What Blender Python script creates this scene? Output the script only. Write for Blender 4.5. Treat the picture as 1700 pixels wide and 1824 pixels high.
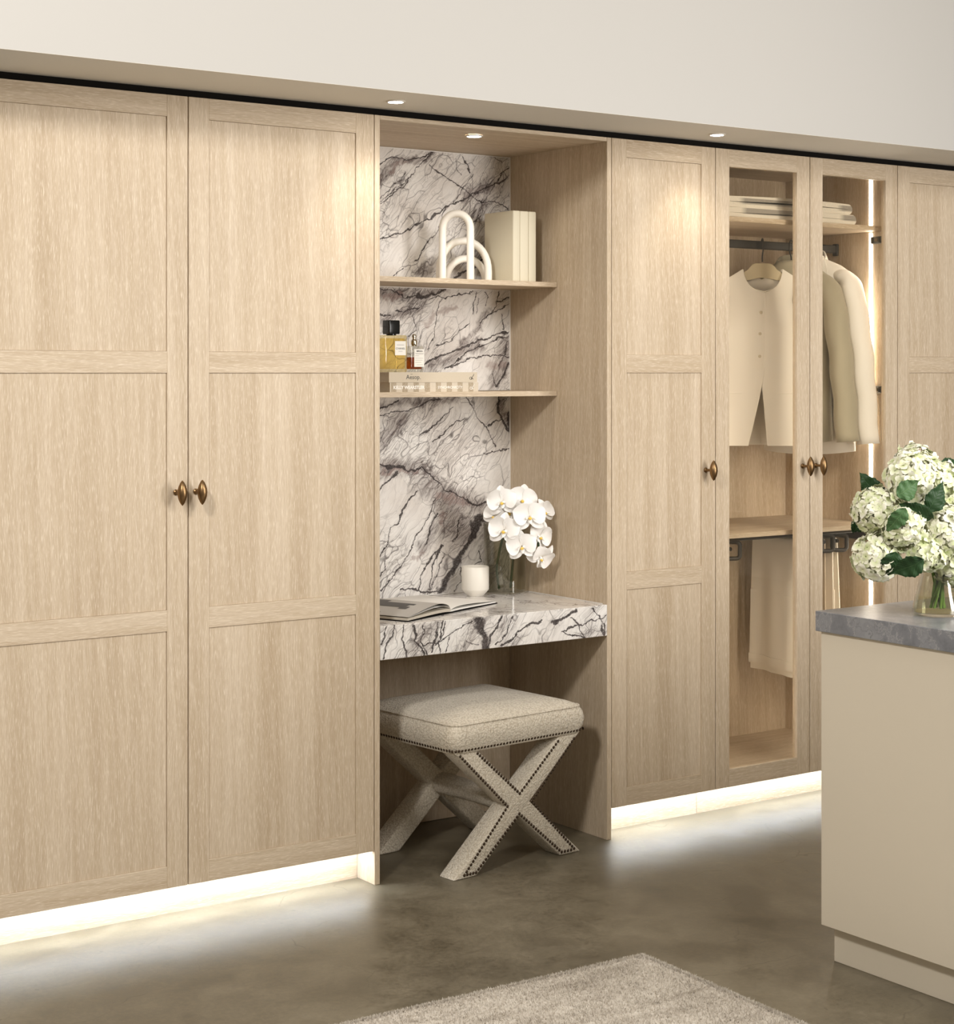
import bpy, bmesh, math, random
import numpy as np
from mathutils import Vector, Matrix, Euler
for _o in list(bpy.data.objects): bpy.data.objects.remove(_o)
random.seed(7); rng = np.random.default_rng(7)
S = bpy.context.scene; COL = S.collection
PI = math.pi

# ------------------------------------------------------------------ camera
cd = bpy.data.cameras.new('camera'); cam = bpy.data.objects.new('camera', cd); COL.objects.link(cam)
cam.location = (-2.812, -4.492, 1.51); cam.rotation_euler = (PI/2, 0, -math.radians(35.146))
cd.sensor_fit = 'HORIZONTAL'; cd.sensor_width = 36.0; cd.lens = 3196/1700*36.0
cd.shift_y = -249/1700; cd.clip_start = .05; cd.clip_end = 100
S.camera = cam
# ------------------------------------------------------------------ world, lights, exposure
W = bpy.data.worlds.new('world'); S.world = W; W.use_nodes = True
W.node_tree.nodes['Background'].inputs[0].default_value = (1.0, .89, .72, 1)
W.node_tree.nodes['Background'].inputs[1].default_value = .27
S.view_settings.view_transform = 'Standard'; S.view_settings.look = 'None'
S.view_settings.exposure = 0.05; S.view_settings.gamma = 1.0; S.view_settings.use_curve_mapping = False

def area(name, loc, target, size, power, col):
    l = bpy.data.lights.new(name, 'AREA'); l.shape = 'RECTANGLE'; l.size, l.size_y = size; l.energy = power; l.color = col
    o = bpy.data.objects.new(name, l); COL.objects.link(o); o.location = loc
    o.rotation_euler = (Vector(target)-Vector(loc)).to_track_quat('-Z', 'Y').to_euler()
    return o
area('studio_light_key', (-2.9, -2.4, 3.2), (.5, .1, .8), (.42, .42), 82, (1, .96, .91))
area('studio_light_fill', (1.7, -3.9, 1.65), (.4, 0, 1.2), (.8, 1.8), 84, (1, .96, .92))
area('added_front_fill', (.5, -4.4, 3.3), (.6, 0, .6), (1.9, 1.2), 84, (1, .96, .91))  # unseen frontal fill, added to brighten the door fronts from above

# ------------------------------------------------------------------ helpers
class MB:
    def __init__(s): s.bm = bmesh.new()
    def box(s, x0, x1, y0, y1, z0, z1, b=0.0, seg=1):
        r = bmesh.ops.create_cube(s.bm, size=1.0)
        vs = r['verts']
        for v in vs:
            v.co = Vector(((x0+x1)/2+v.co.x*(x1-x0), (y0+y1)/2+v.co.y*(y1-y0), (z0+z1)/2+v.co.z*(z1-z0)))
        if b > 0:
            es = list({e for v in vs for e in v.link_edges})
            bmesh.ops.bevel(s.bm, geom=es, offset=b, segments=seg, profile=.5, affect='EDGES')
        return s
    def raw(s, vs, fs):
        nv = [s.bm.verts.new(v) for v in vs]
        for f in fs:
            try: s.bm.faces.new([nv[i] for i in f])
            except ValueError: pass
        return s
    def loft(s, rings, closed=True, caps=True):
        n = len(rings[0]); vs = [p for r in rings for p in r]; fs = []
        for i in range(len(rings)-1):
            for j in range(n if closed else n-1):
                k = (j+1) % n
                fs.append((i*n+j, i*n+k, (i+1)*n+k, (i+1)*n+j))
        if caps and closed:
            fs.append(tuple(range(n))[::-1]); fs.append(tuple((len(rings)-1)*n+j for j in range(n)))
        return s.raw(vs, fs)
    def tube(s, pts, rad, n=10, caps=True, flat=None):
        pts = [Vector(p) for p in pts]; rings = []; prev = None
        for i, p in enumerate(pts):
            a = pts[max(i-1, 0)]; b = pts[min(i+1, len(pts)-1)]; t = (b-a).normalized()
            if prev is None:
                up = Vector((0, 0, 1)) if abs(t.z) < .9 else Vector((0, 1, 0))
                u = t.cross(up).normalized()
            else:
                u = (prev - t*prev.dot(t)).normalized()
            prev = u; w = t.cross(u)
            r = rad[i] if isinstance(rad, (list, tuple)) else rad
            fx, fy = flat if flat else (1, 1)
            rings.append([p+u*(r*fx*math.cos(2*PI*j/n))+w*(r*fy*math.sin(2*PI*j/n)) for j in range(n)])
        return s.loft(rings, True, caps)
    def lathe(s, prof, n=32, c=(0, 0, 0), closed=False):
        rings = [[(c[0]+r*math.cos(2*PI*j/n), c[1]+r*math.sin(2*PI*j/n), c[2]+z) for j in range(n)] for r, z in prof]
        if closed: rings.append(rings[0])
        s.loft(rings, True, False)
        bmesh.ops.remove_doubles(s.bm, verts=s.bm.verts, dist=1e-6)
        return s
    def prism(s, poly, y0, y1):          # poly in (x,z), extruded along y
        n = len(poly); vs = [(x, y0, z) for x, z in poly]+[(x, y1, z) for x, z in poly]
        fs = [tuple(range(n)), tuple(range(2*n-1, n-1, -1))]+[(i, n+i, n+(i+1) % n, (i+1) % n) for i in range(n)]
        return s.raw(vs, fs)
    def xf(s, M):
        for v in s.bm.verts: v.co = M @ v.co
        return s
    def build(s, name, mat, parent=None, smooth=False, loc=None, sharp=40):
        bmesh.ops.recalc_face_normals(s.bm, faces=s.bm.faces)
        me = bpy.data.meshes.new(name); s.bm.to_mesh(me); s.bm.free()
        if mat: me.materials.append(mat)
        if smooth:
            me.polygons.foreach_set('use_smooth', [True]*len(me.polygons))
            me.set_sharp_from_angle(angle=math.radians(sharp))
        o = bpy.data.objects.new(name, me); COL.objects.link(o)
        if parent: o.parent = parent
        if loc: o.location = loc
        return o
def copy_obj(o, parent, **kw):
    c = o.copy(); COL.objects.link(c); c.parent = parent
    for k, v in kw.items(): setattr(c, k, v)
    return c
def tag(o, label, cat, group=None):
    o['label'] = label; o['category'] = cat
    if group: o['group'] = group
    return o
def thing(name, label, cat, loc=(0, 0, 0), rz=0.0, group=None):
    o = bpy.data.objects.new(name, None); COL.objects.link(o); o.location = loc; o.rotation_euler = (0, 0, rz)
    o.empty_display_size = .05
    return tag(o, label, cat, group)
def struct(o): o['kind'] = 'structure'; return o
def text_obj(name, body, size, mat, parent, loc, rot, extr=.0002, sx=1.0, align='LEFT', offset=0.0):
    c = bpy.data.curves.new(name, 'FONT'); c.body = body; c.size = size; c.extrude = extr; c.align_x = align; c.offset = offset
    c.resolution_u = 2
    t = bpy.data.objects.new('tmp', c); COL.objects.link(t)
    bpy.context.view_layer.update()
    me = bpy.data.meshes.new_from_object(t.evaluated_get(bpy.context.evaluated_depsgraph_get()))
    bpy.data.objects.remove(t); bpy.data.curves.remove(c)
    me.name = name; me.materials.clear(); me.materials.append(mat)
    o = bpy.data.objects.new(name, me); COL.objects.link(o); o.parent = parent; o.location = loc; o.rotation_euler = rot; o.scale = (sx, 1, 1)
    return o

# ------------------------------------------------------------------ materials
def mat(name):
    m = bpy.data.materials.new(name); m.use_nodes = True
    nt = m.node_tree; nt.nodes.clear()
    out = nt.nodes.new('ShaderNodeOutputMaterial'); b = nt.nodes.new('ShaderNodeBsdfPrincipled')
    nt.links.new(b.outputs[0], out.inputs[0])
    return m, nt, b
class NB:
    def __init__(s, nt): s.nt = nt
    def n(s, t, **kw):
        x = s.nt.nodes.new(t)
        for k, v in kw.items(): setattr(x, k, v)
        return x
    def l(s, a, b): s.nt.links.new(a, b)
    def put(s, sock, v):
        if hasattr(v, 'is_linked') or isinstance(v, bpy.types.NodeSocket): s.nt.links.new(v, sock)
        else: sock.default_value = v
    def math(s, op, a, b=None, c=None, clamp=False):
        x = s.n('ShaderNodeMath', operation=op, use_clamp=clamp); s.put(x.inputs[0], a)
        if b is not None: s.put(x.inputs[1], b)
        if c is not None: s.put(x.inputs[2], c)
        return x.outputs[0]
    def vmath(s, op, a, b=None, c=None, scale=None):
        x = s.n('ShaderNodeVectorMath', operation=op); s.put(x.inputs[0], a)
        if b is not None: s.put(x.inputs[1], b)
        if c is not None: s.put(x.inputs[2], c)
        if scale is not None: s.put(x.inputs['Scale'], scale)
        return x.outputs['Value'] if op in ('LENGTH', 'DOT_PRODUCT', 'DISTANCE') else x.outputs[0]
    def noise(s, vec, scale, detail=3, rough=.55, dist=0.0, out='Fac'):
        x = s.n('ShaderNodeTexNoise'); s.put(x.inputs['Vector'], vec); x.inputs['Scale'].default_value = scale
        x.inputs['Detail'].default_value = detail; x.inputs['Roughness'].default_value = rough; x.inputs['Distortion'].default_value = dist
        return x.outputs[out]
    def ramp(s, fac, stops, interp='LINEAR'):
        x = s.n('ShaderNodeValToRGB'); s.put(x.inputs[0], fac); cr = x.color_ramp; cr.interpolation = interp
        while len(cr.elements) > 1: cr.elements.remove(cr.elements[-1])
        cr.elements[0].position = stops[0][0]; cr.elements[0].color = tuple(stops[0][1])+(1,) if len(stops[0][1]) == 3 else stops[0][1]
        for p, c in stops[1:]:
            e = cr.elements.new(p); e.color = tuple(c)+(1,) if len(c) == 3 else c
        return x.outputs[0]
    def map(s, v, a, b, c=0.0, d=1.0, smooth=False):
        x = s.n('ShaderNodeMapRange'); x.interpolation_type = 'SMOOTHSTEP' if smooth else 'LINEAR'
        s.put(x.inputs[0], v); x.inputs[1].default_value = a; x.inputs[2].default_value = b; x.inputs[3].default_value = c; x.inputs[4].default_value = d
        return x.outputs[0]
    def mix(s, fac, a, b, bt='MIX'):
        x = s.n('ShaderNodeMix', data_type='RGBA', blend_type=bt)
        s.put(x.inputs[0], fac)
        for sock, v in ((x.inputs[6], a), (x.inputs[7], b)):
            if isinstance(v, tuple) and len(v) == 3: v = v+(1,)
            s.put(sock, v)
        return x.outputs[2]
    def scaled(s, vec, sc):
        return s.vmath('MULTIPLY', vec, sc)
    def bump(s, h, strength, dist, bsdf):
        x = s.n('ShaderNodeBump'); x.inputs['Strength'].default_value = strength; x.inputs['Distance'].default_value = dist
        s.put(x.inputs['Height'], h); s.l(x.outputs[0], bsdf.inputs['Normal'])
def plain(name, col, rough=.5, metal=0.0, emis=None, es=0.0, spec=.5, noise_amt=0.0, nscale=20, sheen=0.0):
    m, nt, b = mat(name); N = NB(nt)
    b.inputs['Roughness'].default_value = rough; b.inputs['Metallic'].default_value = metal; b.inputs['Specular IOR Level'].default_value = spec
    b.inputs['Base Color'].default_value = tuple(col)+(1,)
    if noise_amt:
        tc = N.n('ShaderNodeTexCoord'); f = N.noise(tc.outputs['Object'], nscale, 4)
        N.l(N.mix(f, tuple(c*(1-noise_amt) for c in col), tuple(min(1, c*(1+noise_amt)) for c in col)), b.inputs['Base Color'])
    if emis: b.inputs['Emission Color'].default_value = tuple(emis)+(1,); b.inputs['Emission Strength'].default_value = es
    if sheen: b.inputs['Sheen Weight'].default_value = sheen
    return m
def wood(name, axis, tint=(1, 1, 1)):
    m, nt, b = mat(name); N = NB(nt)
    tc = N.n('ShaderNodeTexCoord'); oi = N.n('ShaderNodeObjectInfo')
    off = N.vmath('SCALE', (3.1, 5.7, 9.3), scale=oi.outputs['Random'])
    p = N.vmath('ADD', tc.outputs['Object'], off)
    def sc(across, along):
        v = [across]*3; v['XYZ'.index(axis)] = along; return tuple(v)
    warp = N.vmath('SCALE', N.vmath('SUBTRACT', N.noise(N.scaled(p, sc(3, .9)), 1, 2, out='Color'), (.5, .5, .5)), scale=.05)
    pw = N.vmath('ADD', p, warp)
    broad = N.noise(N.scaled(p, sc(11, .35)), 1, 2)
    leaf = N.noise(N.scaled(pw, sc(38, .8)), 1, 3, .6)
    streak = N.noise(N.scaled(pw, sc(230, 7.0)), 1, 3, .6)
    fleck = N.noise(N.scaled(pw, sc(640, 42)), 1, 2, .5)
    rings = N.n('ShaderNodeTexWave', wave_type='BANDS', bands_direction='DIAGONAL'); rings.inputs['Scale'].default_value = 9
    N.l(N.scaled(pw, sc(3.0, .22)), rings.inputs['Vector']); rings.inputs['Distortion'].default_value = 9; rings.inputs['Detail'].default_value = 2; rings.inputs['Detail Scale'].default_value = .8
    base = N.ramp(N.math('ADD', N.math('MULTIPLY', broad, .5), N.math('MULTIPLY', leaf, .5)), [(.34, (.465, .360, .240)), (.5, (.563, .456, .326)), (.66, (.645, .538, .406))])
    c1 = N.mix(N.map(streak, .38, .62, .0, .40), base, (.465, .36, .255))
    c1b = N.mix(N.map(rings.outputs[0], .55, 1.0, 0, .14), c1, (.76, .655, .53))
    c2 = N.mix(N.map(fleck, .54, .72, 0, .62), c1b, (.80, .70, .57))
    c3 = N.mix(N.map(fleck, .46, .30, 0, .30), c2, (.40, .295, .195))
    if tint != (1, 1, 1): c3 = N.mix(1.0, c3, tint, 'MULTIPLY')
    N.l(c3, b.inputs['Base Color']); b.inputs['Roughness'].default_value = .52; b.inputs['Specular IOR Level'].default_value = .35
    N.bump(fleck, .12, .001, b)
    return m
M = {}
M['wood_z'] = wood('limed_oak_vertical', 'Z'); M['wood_x'] = wood('limed_oak_horizontal', 'X'); M['wood_y'] = wood('limed_oak_depth', 'Y')
M['paint'] = plain('warm_white_paint', (.50, .486, .460), .7, noise_amt=.015, nscale=1.5)
M['soffit_brightened'] = plain('bounce_lightened_paint', (.74, .71, .65), .75, noise_amt=.01, nscale=1.5)  # bulkhead paint made lighter, standing in for light bounced up from the floor
M['island_paint'] = plain('cream_lacquer', (.70, .635, .52), .42, noise_amt=.02, nscale=2)
M['black'] = plain('black_shadow_gap', (.010, .009, .008), .9, spec=.08)
M['brass'] = plain('aged_brass', (.25, .155, .075), .36, 1.0, noise_amt=.2, nscale=60)
M['black_gloss'] = plain('black_gloss', (.006, .006, .006), .15)
M['dark_metal'] = plain('dark_bronze_metal', (.045, .040, .034), .5, .1, spec=.3)
M['hinge'] = plain('hinge_metal', (.10, .09, .07), .35, .8)
M['led'] = plain('led_light', (1, 1, 1), .5, emis=(.82, .90, 1.0), es=29)
M['led_in'] = plain('led_light_interior', (1, 1, 1), .5, emis=(1, .93, .83), es=20)
M['lamp'] = plain('lamp_lens', (1, 1, 1), .5, emis=(1, .94, .85), es=30)
M['lamp_ring'] = plain('lamp_ring_white', (.75, .71, .64), .4)
M['ceramic'] = plain('ivory_ceramic', (.80, .765, .69), .45)
M['sculpt'] = plain('white_matt_resin', (.86, .82, .74), .5)
M['file'] = plain('cream_cloth', (.70, .645, .50), .65, noise_amt=.03, nscale=300)
M['white_trim'] = plain('white_sealant', (.85, .82, .77), .4)
M['paper'] = plain('white_paper', (.82, .80, .76), .6)
M['paper_edge'] = plain('page_edges', (.55, .50, .42), .7, noise_amt=.25, nscale=400)
M['print_grey'] = plain('printed_grey', (.42, .395, .36), .45)
M['print_dark'] = plain('printed_dark', (.045, .04, .035), .45)
M['ink'] = plain('ink', (.03, .028, .026), .5)
M['ink_white'] = plain('ink_white', (.9, .88, .84), .5)
M['label'] = plain('bottle_label', (.85, .82, .76), .5)
M['vest'] = plain('cream_wool', (.86, .80, .70), .8, noise_amt=.03, nscale=250, sheen=.2)
M['beige'] = plain('sage_beige_wool', (.42, .375, .27), .85, noise_amt=.06, nscale=300, sheen=.2)
M['white_cloth'] = plain('white_wool', (.87, .83, .76), .8, noise_amt=.03, nscale=250, sheen=.2)
M['trouser'] = plain('cream_linen', (.88, .81, .69), .85, noise_amt=.05, nscale=200, sheen=.1)
M['trouser2'] = plain('tan_linen', (.58, .47, .34), .85, noise_amt=.05, nscale=200, sheen=.1)
M['hanger_wood'] = plain('cream_hanger_board', (.62, .53, .35), .5)
M['button'] = plain('horn_button', (.62, .53, .38), .35)
M['green'] = plain('leaf_green', (.018, .052, .014), .55, noise_amt=.3, nscale=30)
M['green_pale'] = plain('leaf_underside', (.062, .125, .045), .55, noise_amt=.15, nscale=40)
def leaf_mat(name, dark, light):
    m, nt, b = mat(name); N = NB(nt); tc = N.n('ShaderNodeTexCoord'); s = N.n('ShaderNodeSeparateXYZ'); N.l(tc.outputs['Object'], s.inputs[0])
    ax = N.math('ABSOLUTE', s.outputs[0]); f = N.math('FRACT', N.math('MULTIPLY', N.math('SUBTRACT', s.outputs[1], N.math('MULTIPLY', ax, .9)), 115.0))
    vein = N.math('MAXIMUM', N.map(N.math('ABSOLUTE', N.math('SUBTRACT', f, .5)), .0, .12, 1, 0), N.map(ax, .0004, .0014, 1, 0))
    n = N.noise(tc.outputs['Object'], 60, 3)
    N.l(N.mix(N.math('MULTIPLY', vein, .6), N.mix(n, dark, tuple(c*1.6 for c in dark)), light), b.inputs['Base Color'])
    b.inputs['Roughness'].default_value = .5; b.inputs['Specular IOR Level'].default_value = .3; N.bump(N.math('SUBTRACT', n, vein), .5, .002, b)
    return m
M['green'] = leaf_mat('leaf_green_veined', (.012, .036, .010), (.035, .085, .025)); M['green_pale'] = leaf_mat('leaf_underside_veined', (.045, .10, .035), (.13, .22, .09))
M['stem'] = plain('dark_stem', (.022, .05, .012), .4)
M['stem_light'] = plain('light_green_stem', (.16, .30, .06), .4)
M['orchid'] = plain('orchid_white', (.90, .885, .86), .5)
M['orchid_lip'] = plain('orchid_yellow', (.85, .58, .10), .5)
M['chrome'] = plain('silver_metal', (.62, .57, .48), .2, 1.0)

def thin_glass(name, tint, rough=0.0, fres=1.5, boost=1.0):
    m = bpy.data.materials.new(name); m.use_nodes = True; nt = m.node_tree; nt.nodes.clear(); N = NB(nt)
    out = N.n('ShaderNodeOutputMaterial'); tr = N.n('ShaderNodeBsdfTransparent'); gl = N.n('ShaderNodeBsdfGlossy')
    tr.inputs[0].default_value = tuple(tint)+(1,); gl.inputs['Roughness'].default_value = rough; gl.inputs[0].default_value = (1, 1, 1, 1)
    ge = N.n('ShaderNodeNewGeometry'); r0 = ((fres-1)/(fres+1))**2
    cosi = N.math('ABSOLUTE', N.vmath('DOT_PRODUCT', ge.outputs['Incoming'], ge.outputs['Normal']))
    fr = N.math('MULTIPLY_ADD', N.math('POWER', N.math('SUBTRACT', 1.0, cosi, clamp=True), 5.0), 1-r0, r0)
    mx = N.n('ShaderNodeMixShader'); N.l(N.math('MULTIPLY', fr, boost, clamp=True), mx.inputs[0])
    N.l(tr.outputs[0], mx.inputs[1]); N.l(gl.outputs[0], mx.inputs[2]); N.l(mx.outputs[0], out.inputs[0])
    return m
M['pane'] = thin_glass('door_glass', (.985, .965, .925))
M['clear'] = thin_glass('clear_glass', (.89, .885, .845), fres=1.52, boost=1.4)
M['perfume'] = thin_glass('amber_perfume_glass', (.95, .89, .70), fres=1.5)
M['perfume_liquid'] = thin_glass('golden_liquid', (.95, .86, .58), fres=1.1)
M['amber_liquid'] = thin_glass('dark_amber_liquid', (.60, .24, .05), fres=1.1)
M['water'] = thin_glass('water', (.955, .965, .86), fres=1.25)

# fabric: boucle
def boucle():
    m, nt, b = mat('boucle'); N = NB(nt); tc = N.n('ShaderNodeTexCoord'); p = tc.outputs['Object']
    pd = N.vmath('ADD', p, N.vmath('SCALE', N.noise(p, 120, 2, out='Color'), scale=.006))
    v = N.n('ShaderNodeTexVoronoi'); N.l(pd, v.inputs['Vector']); v.inputs['Scale'].default_value = 165
    n2 = N.noise(p, 420, 3, .7)
    h = N.math('ADD', N.math('MULTIPLY', v.outputs['Distance'], -1.0), N.math('MULTIPLY', n2, .8))
    N.l(N.ramp(N.math('ADD', h, .55), [(.15, (.58, .505, .395)), (.5, (.73, .655, .535)), (.85, (.86, .79, .67))]), b.inputs['Base Color'])
    b.inputs['Roughness'].default_value = .9; b.inputs['Sheen Weight'].default_value = .25; b.inputs['Specular IOR Level'].default_value = .2
    N.bump(h, .75, .004, b)
    return m
M['boucle'] = boucle()
def concrete():
    m, nt, b = mat('polished_concrete'); N = NB(nt); tc = N.n('ShaderNodeTexCoord'); p = tc.outputs['Object']
    big = N.noise(p, 1.6, 5, .6, .4); mid = N.noise(p, 7.5, 7, .7, .5); fine = N.noise(p, 70, 4, .7); speck = N.noise(p, 260, 2, .6)
    f = N.math('ADD', N.math('MULTIPLY', big, .38), N.math('ADD', N.math('MULTIPLY', mid, .38), N.math('MULTIPLY', fine, .24)))
    c = N.ramp(f, [(.36, (.070, .057, .035)), (.46, (.130, .110, .074)), (.56, (.195, .168, .118)), (.70, (.30, .265, .195))])
    st = N.noise(N.vmath('ADD', p, (3.3, 1.2, 0)), 3.1, 3, .5, .3)
    c = N.mix(N.map(st, .60, .72, 0, .45, True), c, (.105, .088, .06))
    c = N.mix(N.map(speck, .66, .75, 0, .35), c, (.42, .39, .32))
    c = N.mix(N.map(N.noise(p, 34, 2, .5), .70, .745, 0, .55), c, (.09, .075, .05))
    # hairline scratches
    w = N.n('ShaderNodeTexVoronoi', feature='DISTANCE_TO_EDGE'); N.l(N.vmath('ADD', N.scaled(p, (.9, 2.2, 1)), N.vmath('SCALE', N.noise(p, 3, 3, out='Color'), scale=.5)), w.inputs['Vector']); w.inputs['Scale'].default_value = 1.1
    c = N.mix(N.math('MULTIPLY', N.map(w.outputs['Distance'], .0, .006, .6, 0), N.map(mid, .45, .6, 0, 1)), c, (.08, .065, .045))
    # row of dried water spots in front of the left wardrobe
    vs = N.n('ShaderNodeTexVoronoi'); N.l(N.scaled(N.vmath('ADD', p, N.vmath('SCALE', N.noise(p, 14, 2, out='Color'), scale=.03)), (1, 1, 0)), vs.inputs['Vector']); vs.inputs['Scale'].default_value = 26
    d = N.vmath('LENGTH', N.vmath('MULTIPLY', N.vmath('SUBTRACT', p, (-.47, -.26, 0)), (3.0, 11, 0)))
    c = N.mix(N.math('MULTIPLY', N.map(vs.outputs['Distance'], .34, .22, 0, .55), N.math('MULTIPLY', N.map(d, 1.1, .5), N.map(N.noise(p, 9, 1), .42, .5))), c, (.15, .125, .08))
    N.l(c, b.inputs['Base Color'])
    N.l(N.map(N.math('ADD', N.math('MULTIPLY', mid, .6), N.math('MULTIPLY', fine, .4)), .3, .7, .27, .5), b.inputs['Roughness'])
    N.bump(N.math('ADD', fine, N.math('MULTIPLY', speck, .4)), .05, .002, b)
    return m
M['concrete'] = concrete()
def stone():
    m, nt, b = mat('grey_stone'); N = NB(nt); tc = N.n('ShaderNodeTexCoord'); p = tc.outputs['Object']
    pd = N.vmath('ADD', p, N.vmath('SCALE', N.noise(p, 5, 4, out='Color'), scale=.12))
    a = N.noise(pd, 15, 5, .65); v = N.noise(N.vmath('ADD', pd, (4, 4, 4)), 20, 4, .6)
    c = N.ramp(a, [(.3, (.15, .157, .175)), (.5, (.215, .223, .245)), (.68, (.29, .297, .315))])
    ridge = N.math('ABSOLUTE', N.math('SUBTRACT', v, .5))
    c = N.mix(N.math('MULTIPLY', N.map(ridge, 0, .02, 1, 0), N.map(a, .45, .65, 0, .5)), c, (.06, .06, .065))
    c = N.mix(N.math('MULTIPLY', N.map(N.math('ABSOLUTE', N.math('SUBTRACT', a, .52)), 0, .02, .5, 0), .8), c, (.48, .47, .46))
    N.l(c, b.inputs['Base Color']); b.inputs['Roughness'].default_value = .28
    return m
M['stone'] = stone()
def rug_mat(name):
    m, nt, b = mat(name); N = NB(nt); tc = N.n('ShaderNodeTexCoord'); p = tc.outputs['Object']
    s = N.noise(N.scaled(p, (2.2, 26, 1)), 1, 4, .65); n = N.noise(p, 160, 3, .7); q = N.noise(p, 5, 3)
    f = N.math('ADD', N.math('MULTIPLY', s, .55), N.math('ADD', N.math('MULTIPLY', n, .25), N.math('MULTIPLY', q, .25)))
    N.l(N.ramp(f, [(.36, (.42, .365, .295)), (.5, (.62, .565, .49)), (.68, (.77, .72, .64))]), b.inputs['Base Color'])
    b.inputs['Roughness'].default_value = .85; b.inputs['Sheen Weight'].default_value = .3; b.inputs['Specular IOR Level'].default_value = .2
    N.bump(n, .6, .006, b)
    return m
M['rug'] = rug_mat('wool_rug')
# marble with drawn veins
def seg_group():
    g = bpy.data.node_groups.new('vein_segment', 'ShaderNodeTree')
    it = g.interface
    it.new_socket('P', in_out='INPUT', socket_type='NodeSocketVector'); it.new_socket('A', in_out='INPUT', socket_type='NodeSocketVector')
    it.new_socket('BA', in_out='INPUT', socket_type='NodeSocketVector'); it.new_socket('BN', in_out='INPUT', socket_type='NodeSocketVector')
    it.new_socket('InvW', in_out='INPUT', socket_type='NodeSocketFloat'); it.new_socket('Prev', in_out='INPUT', socket_type='NodeSocketFloat')
    it.new_socket('D', in_out='OUTPUT', socket_type='NodeSocketFloat')
    N = NB(g); i = N.n('NodeGroupInput'); o = N.n('NodeGroupOutput')
    ps = N.vmath('MULTIPLY_ADD', i.outputs['Prev'], (1e-9, 1e-9, 1e-9), i.outputs['P'])   # keeps the chain evaluated in order
    pa = N.vmath('SUBTRACT', ps, i.outputs['A'])
    h = N.math('ADD', N.vmath('DOT_PRODUCT', pa, i.outputs['BN']), 0.0, clamp=True)
    d = N.vmath('LENGTH', N.vmath('SUBTRACT', pa, N.vmath('SCALE', i.outputs['BA'], scale=h)))
    N.l(N.math('MINIMUM', N.math('MULTIPLY', d, i.outputs['InvW']), i.outputs['Prev']), o.inputs[0])
    return g
SEG = seg_group()
def vein_min(N, P, lines, wmul=1.0, wadd=0.0):
    prev = None
    for pts, w in lines:
        for (x0, z0), (x1, z1) in zip(pts[:-1], pts[1:]):
            x = N.n('ShaderNodeGroup'); x.node_tree = SEG
            N.l(P, x.inputs['P']); x.inputs['A'].default_value = (x0, 0, z0)
            dx, dz = x1-x0, z1-z0; q = max(dx*dx+dz*dz, 1e-9)
            x.inputs['BA'].default_value = (dx, 0, dz); x.inputs['BN'].default_value = (dx/q, 0, dz/q)
            x.inputs['InvW'].default_value = 1.0/(w*wmul+wadd)
            if prev is None: x.inputs['Prev'].default_value = 1000
            else: N.l(prev, x.inputs['Prev'])
            prev = x.outputs[0]
    return prev
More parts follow.
